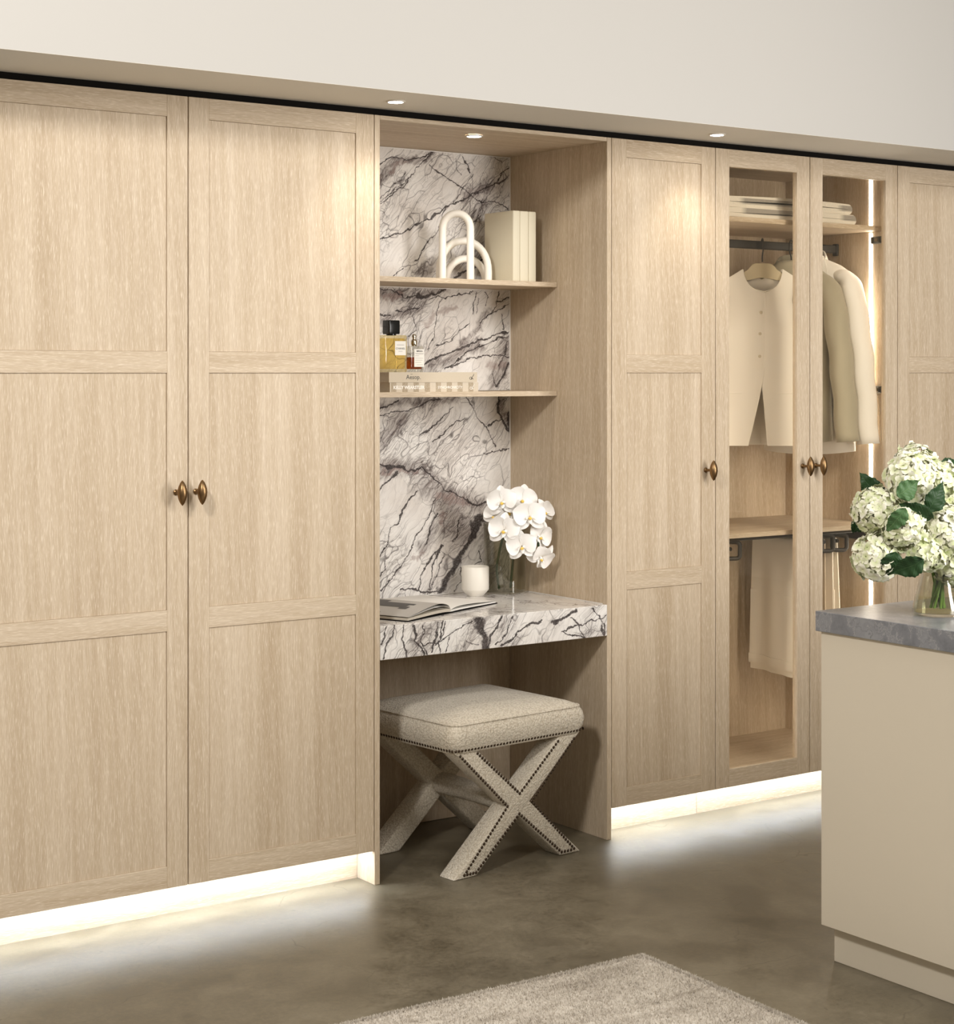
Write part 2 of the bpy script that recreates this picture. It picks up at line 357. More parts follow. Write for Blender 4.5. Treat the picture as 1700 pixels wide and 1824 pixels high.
def marble(name, sharp, soft, mauve, amount=1.0):
    m, nt, b = mat(name); N = NB(nt)
    geo = N.n('ShaderNodeNewGeometry'); P3 = geo.outputs['Position']
    flat = N.scaled(P3, (1, 0, 1))
    d1 = N.vmath('SCALE', N.vmath('SUBTRACT', N.noise(P3, 16, 2, out='Color'), (.5, .5, .5)), scale=.034)
    d2 = N.vmath('SCALE', N.vmath('SUBTRACT', N.noise(P3, 75, 2, .6, out='Color'), (.5, .5, .5)), scale=.014)
    dd = N.scaled(N.vmath('ADD', d1, d2), (1, 0, 1))
    P = N.vmath('ADD', flat, dd)
    # diagonal stretched space for the fine background veining
    rot = N.n('ShaderNodeVectorRotate', rotation_type='Y_AXIS'); N.l(P3, rot.inputs['Vector']); rot.inputs['Angle'].default_value = math.radians(48)
    q = N.vmath('ADD', N.scaled(rot.outputs[0], (.75, 1.6, 3.4)), N.vmath('SCALE', N.noise(P3, 7, 2, .5, out='Color'), scale=.34))
    zone = N.noise(N.scaled(rot.outputs[0], (1, 1, 1.8)), 4.2, 3, .55)
    v1 = N.n('ShaderNodeTexVoronoi', feature='DISTANCE_TO_EDGE'); N.l(q, v1.inputs['Vector']); v1.inputs['Scale'].default_value = 6.5
    v2 = N.n('ShaderNodeTexVoronoi', feature='DISTANCE_TO_EDGE'); N.l(N.vmath('ADD', q, N.vmath('SCALE', N.noise(P3, 40, 2, out='Color'), scale=.05)), v2.inputs['Vector']); v2.inputs['Scale'].default_value = 17
    streak = N.noise(N.scaled(q, (3, 5, 16)), 1.6, 5, .7)
    base = N.ramp(N.noise(P3, 5, 3), [(.3, (.74, .69, .645)), (.6, (.88, .855, .825)), (.8, (.92, .90, .875))])
    cloud = N.map(streak, .44, .66, 0, 1)
    if soft:
        ds = vein_min(N, N.vmath('ADD', P, N.vmath('SCALE', dd, scale=1.2)), soft, .72)
        sm = N.map(ds, 1.15, .05, 0, 1, True)
    else:
        sm = N.map(zone, .52, .68, 0, .6)
    c = N.mix(N.math('MULTIPLY', cloud, N.math('ADD', N.map(zone, .42, .62, .12, .42), N.math('MULTIPLY', sm, .80)), clamp=True), base, (.235, .20, .185))
    c = N.mix(N.math('MULTIPLY', sm, .52), c, (.235, .195, .185))
    q2 = N.vmath('ADD', N.scaled(rot.outputs[0], (3.2, 6, 62)), N.vmath('SCALE', N.noise(P3, 11, 2, .5, out='Color'), scale=1.6))
    fine = N.noise(q2, 1.0, 2, .5)
    fl = N.map(N.math('ABSOLUTE', N.math('SUBTRACT', fine, .5)), .0, .03, 1, 0)
    c = N.mix(N.math('MULTIPLY', fl, N.math('ADD', N.math('MULTIPLY', sm, .75), N.map(zone, .48, .6, 0, .30)), clamp=True), c, (.10, .083, .082))
    if mauve:
        dm = vein_min(N, N.vmath('ADD', P, dd), mauve, .5)
        c = N.mix(N.math('MULTIPLY', N.map(dm, 1.1, .2, 0, .6, True), N.map(streak, .3, .6, .5, 1)), c, (.28, .185, .165))
    m2 = N.math('MULTIPLY', N.map(v2.outputs['Distance'], 0, .065, 1, 0), N.math('ADD', N.math('MULTIPLY', sm, .5), N.map(zone, .45, .6, .12, .65)))
    c = N.mix(N.math('MULTIPLY', m2, .85*amount, clamp=True), c, (.12, .10, .098))
    m1 = N.math('MULTIPLY', N.map(v1.outputs['Distance'], 0, .028, 1, 0), N.map(zone, .40, .52, .2, 1.0))
    c = N.mix(N.math('MULTIPLY', m1, .8*amount, clamp=True), c, (.085, .07, .07))
    if sharp:
        dm = vein_min(N, P, sharp, .80, .0006)
        wn = N.map(N.noise(P3, 22, 3, .6), .3, .7, .55, 1.7)
        k = N.map(N.math('MULTIPLY', dm, wn), .55, 1.15, 1, 0, True)
        k = N.math('MULTIPLY', k, N.map(N.noise(P3, 260, 2, .6), .25, .55, .72, .97))
        c = N.mix(k, c, (.036, .029, .030))
        halo = N.map(N.math('MULTIPLY', dm, wn), 1.0, 4.5, .30, 0)
        c = N.mix(N.math('MULTIPLY', halo, cloud), c, (.20, .165, .16))
    N.l(c, b.inputs['Base Color']); b.inputs['Roughness'].default_value = .14; b.inputs['Specular IOR Level'].default_value = .35
    return m
V_SHARP=[
([(0.328, 2.078), (0.394, 2.135), (0.436, 2.173)], 0.0013),
([(0.328, 2.057), (0.426, 2.132), (0.474, 2.189), (0.494, 2.217)], 0.0019),
([(0.328, 2.066), (0.41, 2.128), (0.465, 2.175)], 0.0013),
([(0.523, 2.21), (0.566, 2.179), (0.622, 2.157), (0.672, 2.133), (0.712, 2.102), (0.749, 2.088), (0.808, 2.096), (0.856, 2.074)], 0.0021),
([(0.328, 1.945), (0.41, 1.975), (0.494, 2.017), (0.572, 2.048), (0.615, 2.075), (0.702, 2.113), (0.756, 2.141), (0.804, 2.163), (0.858, 2.183)], 0.0032),
([(0.804, 2.163), (0.828, 2.195), (0.858, 2.225)], 0.0019),
([(0.599, 2.063), (0.556, 1.984), (0.494, 1.906), (0.468, 1.875)], 0.0019),
([(0.615, 2.075), (0.668, 2.136), (0.702, 2.184)], 0.0016),
([(0.699, 2.016), (0.722, 2.036), (0.749, 2.088), (0.773, 2.119), (0.804, 2.163)], 0.0016),
([(0.638, 2.238), (0.642, 2.192), (0.658, 2.182)], 0.0016),
([(0.665, 2.248), (0.679, 2.222), (0.689, 2.189)], 0.0027),
([(0.328, 2.195), (0.378, 2.226), (0.449, 2.22), (0.52, 2.244)], 0.0027),
([(0.622, 1.826), (0.672, 1.852), (0.722, 1.876), (0.749, 1.907)], 0.008),
([(0.372, 1.829), (0.423, 1.852)], 0.0021),
([(0.494, 2.217), (0.539, 2.25)], 0.0032),
([(0.328, 1.781), (0.378, 1.782), (0.397, 1.767), (0.426, 1.762), (0.474, 1.766), (0.494, 1.758), (0.52, 1.762)], 0.0024),
([(0.481, 1.769), (0.507, 1.757), (0.539, 1.773), (0.559, 1.768), (0.589, 1.789)], 0.0069),
([(0.52, 1.749), (0.572, 1.763), (0.589, 1.758), (0.652, 1.776), (0.689, 1.779), (0.705, 1.79)], 0.0024),
([(0.582, 1.755), (0.562, 1.719), (0.562, 1.694), (0.536, 1.623), (0.52, 1.585)], 0.0013),
([(0.461, 1.706), (0.471, 1.677), (0.468, 1.655), (0.439, 1.63)], 0.0016),
([(0.328, 1.706), (0.372, 1.702)], 0.0021),
([(0.385, 1.718), (0.426, 1.718), (0.442, 1.726), (0.484, 1.73)], 0.0024),
([(0.86, 1.652), (0.773, 1.634), (0.722, 1.614), (0.665, 1.594), (0.589, 1.572), (0.539, 1.553), (0.5, 1.536)], 0.0045),
([(0.86, 1.638), (0.79, 1.62), (0.739, 1.603), (0.689, 1.578), (0.638, 1.547), (0.599, 1.523)], 0.0027),
([(0.86, 1.573), (0.739, 1.564), (0.672, 1.55), (0.605, 1.525)], 0.0029),
([(0.816, 1.791), (0.804, 1.752), (0.804, 1.735), (0.773, 1.698), (0.739, 1.678)], 0.0024),
([(0.719, 1.788), (0.705, 1.744), (0.702, 1.705)], 0.0021),
([(0.726, 1.767), (0.719, 1.708)], 0.0019),
([(0.756, 1.789), (0.77, 1.768), (0.756, 1.734)], 0.0019),
([(0.86, 1.773), (0.808, 1.752)], 0.0019),
([(0.86, 1.75), (0.79, 1.712), (0.733, 1.67)], 0.0016),
([(0.828, 1.713), (0.839, 1.66)], 0.0024),
([(0.856, 1.621), (0.839, 1.576), (0.815, 1.537)], 0.0019),
([(0.856, 1.548), (0.828, 1.495), (0.801, 1.459)], 0.0059),
([(0.787, 1.509), (0.801, 1.459)], 0.0019),
([(0.685, 1.68), (0.638, 1.641), (0.605, 1.616), (0.552, 1.602)], 0.0016),
([(0.329, 1.385), (0.404, 1.418)], 0.0053),
([(0.44, 1.38), (0.518, 1.414), (0.568, 1.427)], 0.0026),
([(0.329, 1.363), (0.395, 1.377), (0.44, 1.38)], 0.0023),
([(0.541, 1.279), (0.587, 1.309), (0.633, 1.339), (0.666, 1.346)], 0.003),
([(0.49, 1.299), (0.568, 1.348), (0.624, 1.386)], 0.0019),
([(0.681, 1.424), (0.704, 1.388), (0.728, 1.338), (0.766, 1.31), (0.805, 1.254)], 0.0023),
([(0.812, 1.423), (0.819, 1.368), (0.839, 1.336), (0.858, 1.304)], 0.0075),
([(0.861, 1.367), (0.861, 1.308)], 0.0113),
([(0.766, 1.321), (0.805, 1.344), (0.834, 1.346)], 0.0026),
([(0.752, 1.228), (0.815, 1.242), (0.858, 1.245)], 0.0023),
([(0.329, 1.203), (0.404, 1.193), (0.44, 1.181), (0.495, 1.187), (0.518, 1.169)], 0.0056),
([(0.518, 1.169), (0.568, 1.14), (0.587, 1.113), (0.633, 1.092), (0.681, 1.074)], 0.0026),
([(0.681, 1.074), (0.714, 1.054), (0.757, 1.06)], 0.006),
([(0.329, 1.119), (0.351, 1.148), (0.4, 1.173)], 0.0053),
([(0.481, 1.117), (0.431, 1.066), (0.395, 1.007), (0.373, 0.997), (0.36, 0.941), (0.329, 0.901)], 0.0026),
([(0.554, 1.083), (0.527, 1.031), (0.495, 0.987), (0.467, 0.958), (0.454, 0.917), (0.413, 0.862), (0.373, 0.823), (0.333, 0.788)], 0.0026),
([(0.564, 1.037), (0.531, 0.985), (0.508, 0.929)], 0.0034),
([(0.648, 0.998), (0.643, 0.964), (0.619, 0.934)], 0.0034),
([(0.766, 1.02), (0.728, 1.006), (0.704, 0.949), (0.671, 0.9), (0.643, 0.867), (0.61, 0.823), (0.573, 0.768)], 0.018),
([(0.582, 0.921), (0.55, 0.9), (0.486, 0.831), (0.486, 0.781)], 0.003),
([(0.578, 0.925), (0.545, 0.865), (0.527, 0.782)], 0.003),
([(0.587, 0.89), (0.568, 0.841), (0.531, 0.778)], 0.0023),
([(0.413, 0.79), (0.486, 0.778), (0.568, 0.768)], 0.003),
([(0.351, 0.885), (0.355, 0.866), (0.329, 0.834)], 0.0019),
([(0.657, 0.851), (0.657, 0.8), (0.629, 0.768)], 0.0019),
([(0.728, 0.893), (0.738, 0.861), (0.704, 0.84)], 0.0019),
]
V_SOFT=[
([(0.328, 2.158), (0.362, 2.182), (0.397, 2.203)], 0.04),
([(0.397, 2.216), (0.494, 2.228), (0.539, 2.248)], 0.0293),
([(0.672, 2.103), (0.79, 2.154)], 0.04),
([(0.638, 1.876), (0.739, 1.935)], 0.0533),
([(0.481, 1.843), (0.539, 1.872)], 0.0373),
([(0.705, 2.044), (0.749, 2.074)], 0.04),
([(0.773, 1.706), (0.739, 1.678), (0.705, 1.642), (0.665, 1.6)], 0.0293),
([(0.739, 1.603), (0.605, 1.55), (0.523, 1.525)], 0.04),
([(0.328, 1.768), (0.474, 1.763), (0.589, 1.785)], 0.0347),
([(0.334, 1.682), (0.41, 1.716), (0.491, 1.736)], 0.0347),
([(0.856, 1.621), (0.825, 1.537), (0.79, 1.467)], 0.0533),
([(0.333, 1.396), (0.449, 1.418), (0.633, 1.428)], 0.0338),
([(0.342, 1.28), (0.377, 1.317), (0.413, 1.358)], 0.0563),
([(0.342, 1.201), (0.495, 1.185), (0.587, 1.113), (0.728, 1.049)], 0.0563),
([(0.518, 1.135), (0.61, 1.054), (0.681, 0.954), (0.605, 0.977)], 0.0976),
([(0.55, 0.98), (0.495, 0.922)], 0.045),
([(0.752, 0.97), (0.776, 0.812)], 0.0751),
([(0.824, 1.407), (0.863, 1.339)], 0.0338),
]
V_MAUVE=[
([(0.507, 1.674), (0.556, 1.7), (0.632, 1.729)], 0.0293),
([(0.347, 1.749), (0.41, 1.764)], 0.0267),
([(0.773, 1.534), (0.842, 1.548)], 0.0293),
([(0.587, 1.04), (0.578, 0.994)], 0.03),
([(0.467, 0.885), (0.508, 0.913)], 0.0169),
([(0.568, 1.094), (0.681, 1.063)], 0.0338),
([(0.342, 1.186), (0.472, 1.174)], 0.0225),
([(0.362, 2.179), (0.442, 2.214)], 0.0267),
]
V_DESK=[
([(0.025, 0.757), (0.001, 0.71)], 0.0032),
([(0.052, 0.757), (0.02, 0.696), (0.013, 0.664)], 0.0041),
([(0.086, 0.756), (0.076, 0.716), (0.093, 0.665)], 0.0032),
([(0.118, 0.754), (0.123, 0.732), (0.128, 0.707), (0.158, 0.663)], 0.0041),
([(0.148, 0.755), (0.158, 0.729), (0.143, 0.702), (0.168, 0.662)], 0.0032),
([(0.203, 0.755), (0.203, 0.722), (0.188, 0.694), (0.183, 0.665)], 0.0027),
([(0.218, 0.758), (0.213, 0.712), (0.203, 0.692), (0.213, 0.662)], 0.0027),
([(0.228, 0.757), (0.223, 0.72), (0.193, 0.685)], 0.0027),
([(0.246, 0.705), (0.236, 0.664)], 0.0023),
([(0.356, 0.758), (0.369, 0.72), (0.382, 0.689), (0.377, 0.662)], 0.021),
([(0.44, 0.755), (0.419, 0.72), (0.403, 0.696), (0.393, 0.663)], 0.0055),
([(0.48, 0.754), (0.456, 0.696), (0.424, 0.669)], 0.0027),
([(0.596, 0.732), (0.526, 0.707), (0.483, 0.685), (0.445, 0.665)], 0.0046),
([(0.735, 0.754), (0.695, 0.737), (0.64, 0.718)], 0.0078),
([(0.712, 0.727), (0.74, 0.703), (0.768, 0.665)], 0.0027),
([(0.673, 0.691), (0.74, 0.668), (0.774, 0.663)], 0.0027),
([(0.802, 0.751), (0.837, 0.708), (0.842, 0.672)], 0.0023),
([(0.86, 0.725), (0.74, 0.703), (0.679, 0.69)], 0.0023),
([(0.848, 0.699), (0.848, 0.663)], 0.0046),
([(0.33, 0.749), (0.264, 0.721), (0.198, 0.693), (0.148, 0.689)], 0.0023),
([(0.31, 0.691), (0.351, 0.675)], 0.0018),
]
M['marble'] = marble('veined_marble', V_SHARP, V_SOFT, V_MAUVE)
M['marble_front'] = marble('veined_marble_front', V_DESK, None, None, .85)
M['marble_top'] = marble('veined_marble_top', None, None, None, 1.0)
# ================================================================== setting
fl = struct(MB().box(-6.5, 6.5, -8, .6, -.12, 0).build('floor', M['concrete']))
struct(MB().box(-6.5, 6.5, .6, .75, 0, 2.288).build('wall_back', M['paint']))
struct(MB().box(-6.5, 6.5, -.305, .75, 2.2888, 4.6).build('wall_upper', M['paint']))
struct(MB().box(-6.5, 6.5, -.3048, .75, 2.288, 2.2888).build('ceiling', M['soffit_brightened']))  # thin underside of the bulkhead, bounce light painted into its colour
struct(MB().box(-6.5, 6.5, .012, .05, 2.268, 2.288).build('trim_1', M['black']))

def downlight(x, y, z, label, r=.021, power=9):
    t = thing('downlight', label, 'downlight', (x, y, z), group='recessed downlights')
    MB().lathe([(r+.007, -.0), (r+.007, -.0035), (r+.001, -.004), (r, -.001)], 32).build('trim_ring', M['lamp_ring'], t, True)
    MB().lathe([(0.0002, -.0058), (r*.6, -.0055), (r, -.0042), (r, -.001), (.0002, -.001)], 32).build('lens', M['lamp'], t, True)
    l = bpy.data.lights.new('downlight_lamp', 'SPOT'); l.energy = power; l.spot_size = math.radians(105); l.spot_blend = .8; l.color = (1, .92, .80); l.shadow_soft_size = .03
    o = bpy.data.objects.new('downlight_lamp', l); COL.objects.link(o); o.parent = t; o.location = (0, 0, -.008)
downlight(-.039, -.148, 2.288, 'round downlight in the white bulkhead above the marble niche')
downlight(1.206, -.148, 2.288, 'round downlight in the white bulkhead above the narrow oak door')
downlight(.429, .127, 2.2545, 'round downlight in the oak ceiling of the niche')

# ================================================================== joinery
KN = {}
def knob(parent, x, z):
    if 'm' not in KN:
        prof = [(.0003, -.0345), (.003, -.032), (.0065, -.027), (.0102, -.019), (.0128, -.010), (.0138, 0), (.0128, .010), (.0102, .019), (.0065, .027), (.003, .032), (.0003, .0345)]
        b = MB().lathe(prof, 20)
        stem = MB().lathe([(.0085, 0), (.0085, .003), (.0052, .006), (.0045, .014), (.0045, .03)], 14)
        stem.xf(Matrix.Rotation(PI/2, 4, 'X'))
        o = b.build('knob', M['brass'], parent, True); o.location = (x, -.04, z)
        s = stem.build('knob_stem', M['brass'], parent, True); s.location = (x, 0, z)
        KN['m'] = o; KN['s'] = s
    else:
        o = copy_obj(KN['m'], parent, location=(x, -.04, z)); s = copy_obj(KN['s'], parent, location=(x, 0, z))
ST = .062
def door(parent, x0, x1, kx=None, z0=.1, z1=2.268, glass=False, ox=0, hinge=False):
    x0 -= ox; x1 -= ox
    if glass:
        d = MB()
        for a in ((x0+.004, x0+ST-.006, .003, .02, z0+.004, z1-.004), (x1-ST+.006, x1-.004, .003, .02, z0+.004, z1-.004), (x0+ST-.006, x1-ST+.006, .003, .02, z0+.004, z0+ST-.006), (x0+ST-.006, x1-ST+.006, .003, .02, z1-ST+.006, z1-.004)): d.box(*a)
        d = d.build('door', M['wood_z'], parent)
    else:
        d = MB().box(x0+.004, x1-.004, .0125, .02, z0+.004, z1-.004).build('door', M['wood_z'], parent)
    yb = .0125 if not glass else .003
    for a, b in ((x0, x0+ST), (x1-ST, x1)):
        MB().box(a, b, 0, .021, z0, z1, .0008).build('stile', M['wood_z'], d) if not glass else MB().box(a, b, 0, .022, z0, z1, .0008).build('stile', M['wood_z'], d)
    rails = [(z0, .160), (z1-.059, z1)]
    if not glass: rails += [(.802, .860), (1.508, 1.567)]
    rails.sort()
    for a, b in rails:
        MB().box(x0+ST, x1-ST, .0002, .021, a, b, .0006).build('rail', M['wood_x'], d)
    if glass:
        MB().box(x0+ST-.003, x1-ST+.003, .009, .013, .158, z1-.057).build('glass_pane', M['pane'], d)
    else:
        for (a0, a1), (b0, b1) in zip(rails[:-1], rails[1:]):
            MB().box(x0+ST+.0005, x1-ST-.0005, .0042, .0124, a1+.0005, b0-.0005).build('panel', M['wood_z'], d)
    if kx is not None: knob(d, kx-ox, 1.181)
    return d
def carcass_closed(name, label, x0, x1, doors):
    t = thing(name, label, 'wardrobe', ((x0+x1)/2, 0, 0)); ox = (x0+x1)/2
    c = MB()
    for a in ((x0, x0+.018, .0225, .56, .110, 2.266), (x1-.018, x1, .0225, .56, .110, 2.266), (x0+.018, x1-.018, .54, .56, .110, 2.266), (x0+.018, x1-.018, .0225, .54, .110, .128), (x0+.018, x1-.018, .0225, .54, 2.248, 2.266)): c.box(a[0]-ox, a[1]-ox, *a[2:])
    c.build('carcass', M['wood_z'], t)
    MB().box(x0-ox, x1-ox, .097, .115, 0, .1095).build('plinth', M['wood_x'], t)
    MB().box(x0-ox, x1-ox, .028, .062, .1092, .1098).build('led_strip', M['led'], t)
    for a, b, k in doors: door(t, a, b, k, ox=ox)
    return t
carcass_closed('wardrobe', 'wide closed oak wardrobe with two panelled doors left of the marble niche', -1.222, -.0195, [(-1.222, -.6225, -.658), (-.6193, -.0203, -.598)])
carcass_closed('wardrobe', 'narrow closed oak wardrobe with one panelled door between niche and glass doors', .8830, 1.3365, [(.8843, 1.3350, 1.291)])
carcass_closed('wardrobe', 'closed oak wardrobe at the right edge behind the hydrangeas', 2.2385, 2.692, [(2.2398, 2.691, None)])

# glazed wardrobe
ox = 1.7875
gw = thing('wardrobe', 'oak wardrobe with two glass doors and lit clothes inside', 'wardrobe', (ox, 0, 0))
X0, X1 = 1.3385-ox, 2.2365-ox
for nm, a, mm in (('side_panel', (X0, X0+.018, .0225, .56, .110, 2.266), 'wood_z'), ('side_panel', (X1-.018, X1, .0225, .56, .110, 2.266), 'wood_z'), ('back_panel', (X0+.018, X1-.018, .554, .56, .110, 2.266), 'wood_z'),
                  ('top_panel', (X0+.018, X1-.018, .0225, .554, 2.2535, 2.266), 'wood_x'), ('bottom_panel', (X0+.018, X1-.018, .0225, .554, .110, .118), 'wood_x'),
                  ('shelf', (X0+.0185, X1-.0185, .06, .553, 2.031, 2.048), 'wood_x'), ('shelf', (X0+.0185, X1-.0185, .06, .553, .936, .952), 'wood_x')):
    MB().box(*a, .0006).build(nm, M[mm], gw)
MB().box(X0, X1, .097, .115, 0, .1095).build('plinth', M['wood_x'], gw)
MB().box(X0, X1, .028, .062, .1092, .1098).build('led_strip', M['led'], gw)
for s, xs in ((1, X1-.018), (-1, X0+.018)):
    for z0, z1 in ((.125, .93), (.957, 2.026), (2.053, 2.248)):
        MB().box(xs-(.0025 if s > 0 else 0), xs+(0 if s > 0 else .0025), .105, .119, z0, z1).build('led_strip', M['led_in'], gw)
door(gw, 1.3380, 1.7838, 1.748, glass=True, ox=ox); door(gw, 1.7869, 2.2368, 1.813, glass=True, ox=ox)
for z in (1.998, 1.446, .62):
    h = MB().box(X1-.030, X1-.018, .052, .104, z-.013, z+.013, .002)
    h.box(X1-.034, X1-.028, .06, .085, z-.009, z+.009, .002)
    h = h.build('hinge', M['hinge'], gw)
    MB().box(X1-.0355, X1-.034, .064, .08, z-.006, z+.006).build('hinge_plate', M['chrome'], h)
# hanging rail fixed to the sides
rl = MB()
n = 16
rl.loft([[(x, .284+.0075*math.cos(2*PI*j/n), 1.975+(.0085 if math.sin(2*PI*j/n) > 0 else -.0085)*(abs(math.sin(2*PI*j/n)) > .05)+.0068*math.sin(2*PI*j/n)) for j in range(n)] for x in (X0+.02, X1-.02)])
rl = rl.build('hanging_rail', M['dark_metal'], gw)
for xs in (X0+.018, X1-.030): MB().box(xs, xs+.012, .272, .296, 1.95, 1.995, .003, 2).build('rail_bracket', M['dark_metal'], rl)

# niche (vanity) unit
vn = thing('vanity_niche', 'open oak niche between the wardrobes with two shelves and a downlight', 'niche', (.432, 0, 0)); ox = .432
for nm, a, mm in (('side_panel', (-.018, 0, 0, .56, 0, 2.268), 'wood_z'), ('side_panel', (.864, .882, 0, .56, 0, 2.268), 'wood_z'), ('top_panel', (0.0002, .8638, 0.0005, .545, 2.2552, 2.268), 'wood_x'), ('back_panel', (.0002, .8638, .545, .559, 0.002, 2.2545), 'wood_z')):
    MB().box(a[0]-ox, a[1]-ox, *a[2:], .0008).build(nm, M[mm], vn)
for z0, z1 in ((1.7945, 1.8108), (1.4308, 1.447)):
    MB().box(.001-ox, .863-ox, .263, .5278, z0, z1, .0008).build('shelf', M['wood_x'], vn)
MB().box(.001-ox, .863-ox, .529, .5445, .002, .665, .0008).build('lower_panel', M['wood_z'], vn)

# marble splashback: three slabs between shelves with pale sealant lines
sp = thing('marble_splashback', 'white marble splashback with dark purple veins on the niche back', 'splashback', (.432, .54, .76))
for z0, z1 in ((.7615, 1.4300), (1.4478, 1.7937), (1.8116, 2.2530)):
    MB().box(.002-.432, .8618-.432, .5285-.54, .5445-.54, z0-.76, z1-.76).build('slab', M['marble'], sp)
for a in ((.8595, .8636, .5265, .5284, .7625, 1.430), (.8595, .8636, .5265, .5284, 1.4478, 1.7937), (.8595, .8636, .5265, .5284, 1.8116, 2.2545), (.002, .8590, .5265, .5284, 2.2515, 2.2545), (.002, .859, .5265, .5284, .7608, .7632), (.002, .859, .5265, .5284, 1.7915, 1.7942)):
    MB().box(a[0]-.432, a[1]-.432, a[2]-.54, a[3]-.54, a[4]-.76, a[5]-.76).build('sealant_line', M['white_trim'], sp)

# marble desk
dk = thing('marble_desk', 'thick white marble desk with dark veins fixed across the niche', 'desk', (.432, .26, .66))
def dkb(*a): return MB().box(a[0]-.432, a[1]-.432, a[2]-.26, a[3]-.26, a[4]-.66, a[5]-.66, .0012)
dkb(.001, .863, .0182, .5280, .740, .760).build('top_slab', M['marble_top'], dk)
dkb(.001, .863, -.002, .0180, .660, .760).build('front_apron', M['marble_front'], dk)
dkb(.861, .8632, .02, .5262, .7601, .7626).build('sealant_line', M['white_trim'], dk)

# ================================================================== island
isl = thing('island_cabinet', 'cream lacquered island cabinet in the right foreground', 'cabinet', (1.6, -1.76, 0))
def ib(*a, b=.001): return MB().box(a[0]-1.6, a[1]-1.6, a[2]+1.76, a[3]+1.76, a[4], a[5], b)
ib(.548, .566, -2.27, -1.248, .098, .848).build('end_panel', M['island_paint'], isl)
ib(.5665, 2.65, -2.268, -1.25, .098, .848).build('body', M['island_paint'], isl)
ib(.586, 2.61, -2.22, -1.257, 0, .0975).build('plinth', M['island_paint'], isl)
wt = tag(MB().box(-1.07, 1.07, -.535, .535, 0, .051, .0012).build('stone_worktop', M['stone'], loc=(1.606, -1.774, .849)), 'veined blue-grey stone worktop on the cream island', 'worktop')

# ================================================================== rug
def rug():
    L, Wd = 2.3, 1.7
    ang = math.radians(-1.4)
    t = thing('rug', 'pale beige wool rug on the concrete floor', 'rug', (.198, -.957, 0), ang)
    nx, ny = 60, 46
    vs = []; fs = []
    r2 = np.random.default_rng(3)
    for j in range(ny+1):
        for i in range(nx+1):
            e = .003*math.sin(i*1.7)*(j in (0, ny))
            vs.append((-L*i/nx + r2.normal()*.0008, -Wd*j/ny + e, .0075+r2.normal()*.0006))
    for j in range(ny):
        for i in range(nx):
            a = j*(nx+1)+i; fs.append((a, a+1, a+nx+2, a+nx+1))
    b = MB().raw(vs, fs); b.box(-L+.002, -.002, -Wd+.002, -.002, .0005, .0068)
    b.build('backing', M['rug'], t, True)
    # pile tufts over the part near the wardrobe
    n = 110000
    x = -r2.uniform(0, 1.45, n); y = -r2.uniform(0, 1.0, n)
    k = n//14; x[:k] = -r2.uniform(0, L, k); y[:k] = -np.abs(r2.normal(0, .004, k)); y[k:2*k] = -r2.uniform(0, Wd, k); x[k:2*k] = -np.abs(r2.normal(0, .004, k))
    a = r2.uniform(0, 2*PI, n); hgt = r2.uniform(.005, .010, n); w = .0016
    lean = r2.normal(0, .004, (n, 2))
    V = np.zeros((n, 3, 3))
    V[:, 0] = np.stack([x-np.cos(a)*w, y-np.sin(a)*w, np.full(n, .0065)], 1); V[:, 1] = np.stack([x+np.cos(a)*w, y+np.sin(a)*w, np.full(n, .0065)], 1)
    V[:, 2] = np.stack([x+lean[:, 0], y+lean[:, 1], .0065+hgt], 1)
    me = bpy.data.meshes.new('pile'); me.vertices.add(3*n); me.vertices.foreach_set('co', V.ravel()); me.loops.add(3*n); me.loops.foreach_set('vertex_index', np.arange(3*n))
    me.polygons.add(n); me.polygons.foreach_set('loop_start', np.arange(0, 3*n, 3)); me.update(calc_edges=True); me.materials.append(M['rug'])
    o = bpy.data.objects.new('pile', me); COL.objects.link(o); o.parent = t; o['kind'] = 'stuff'
rug()

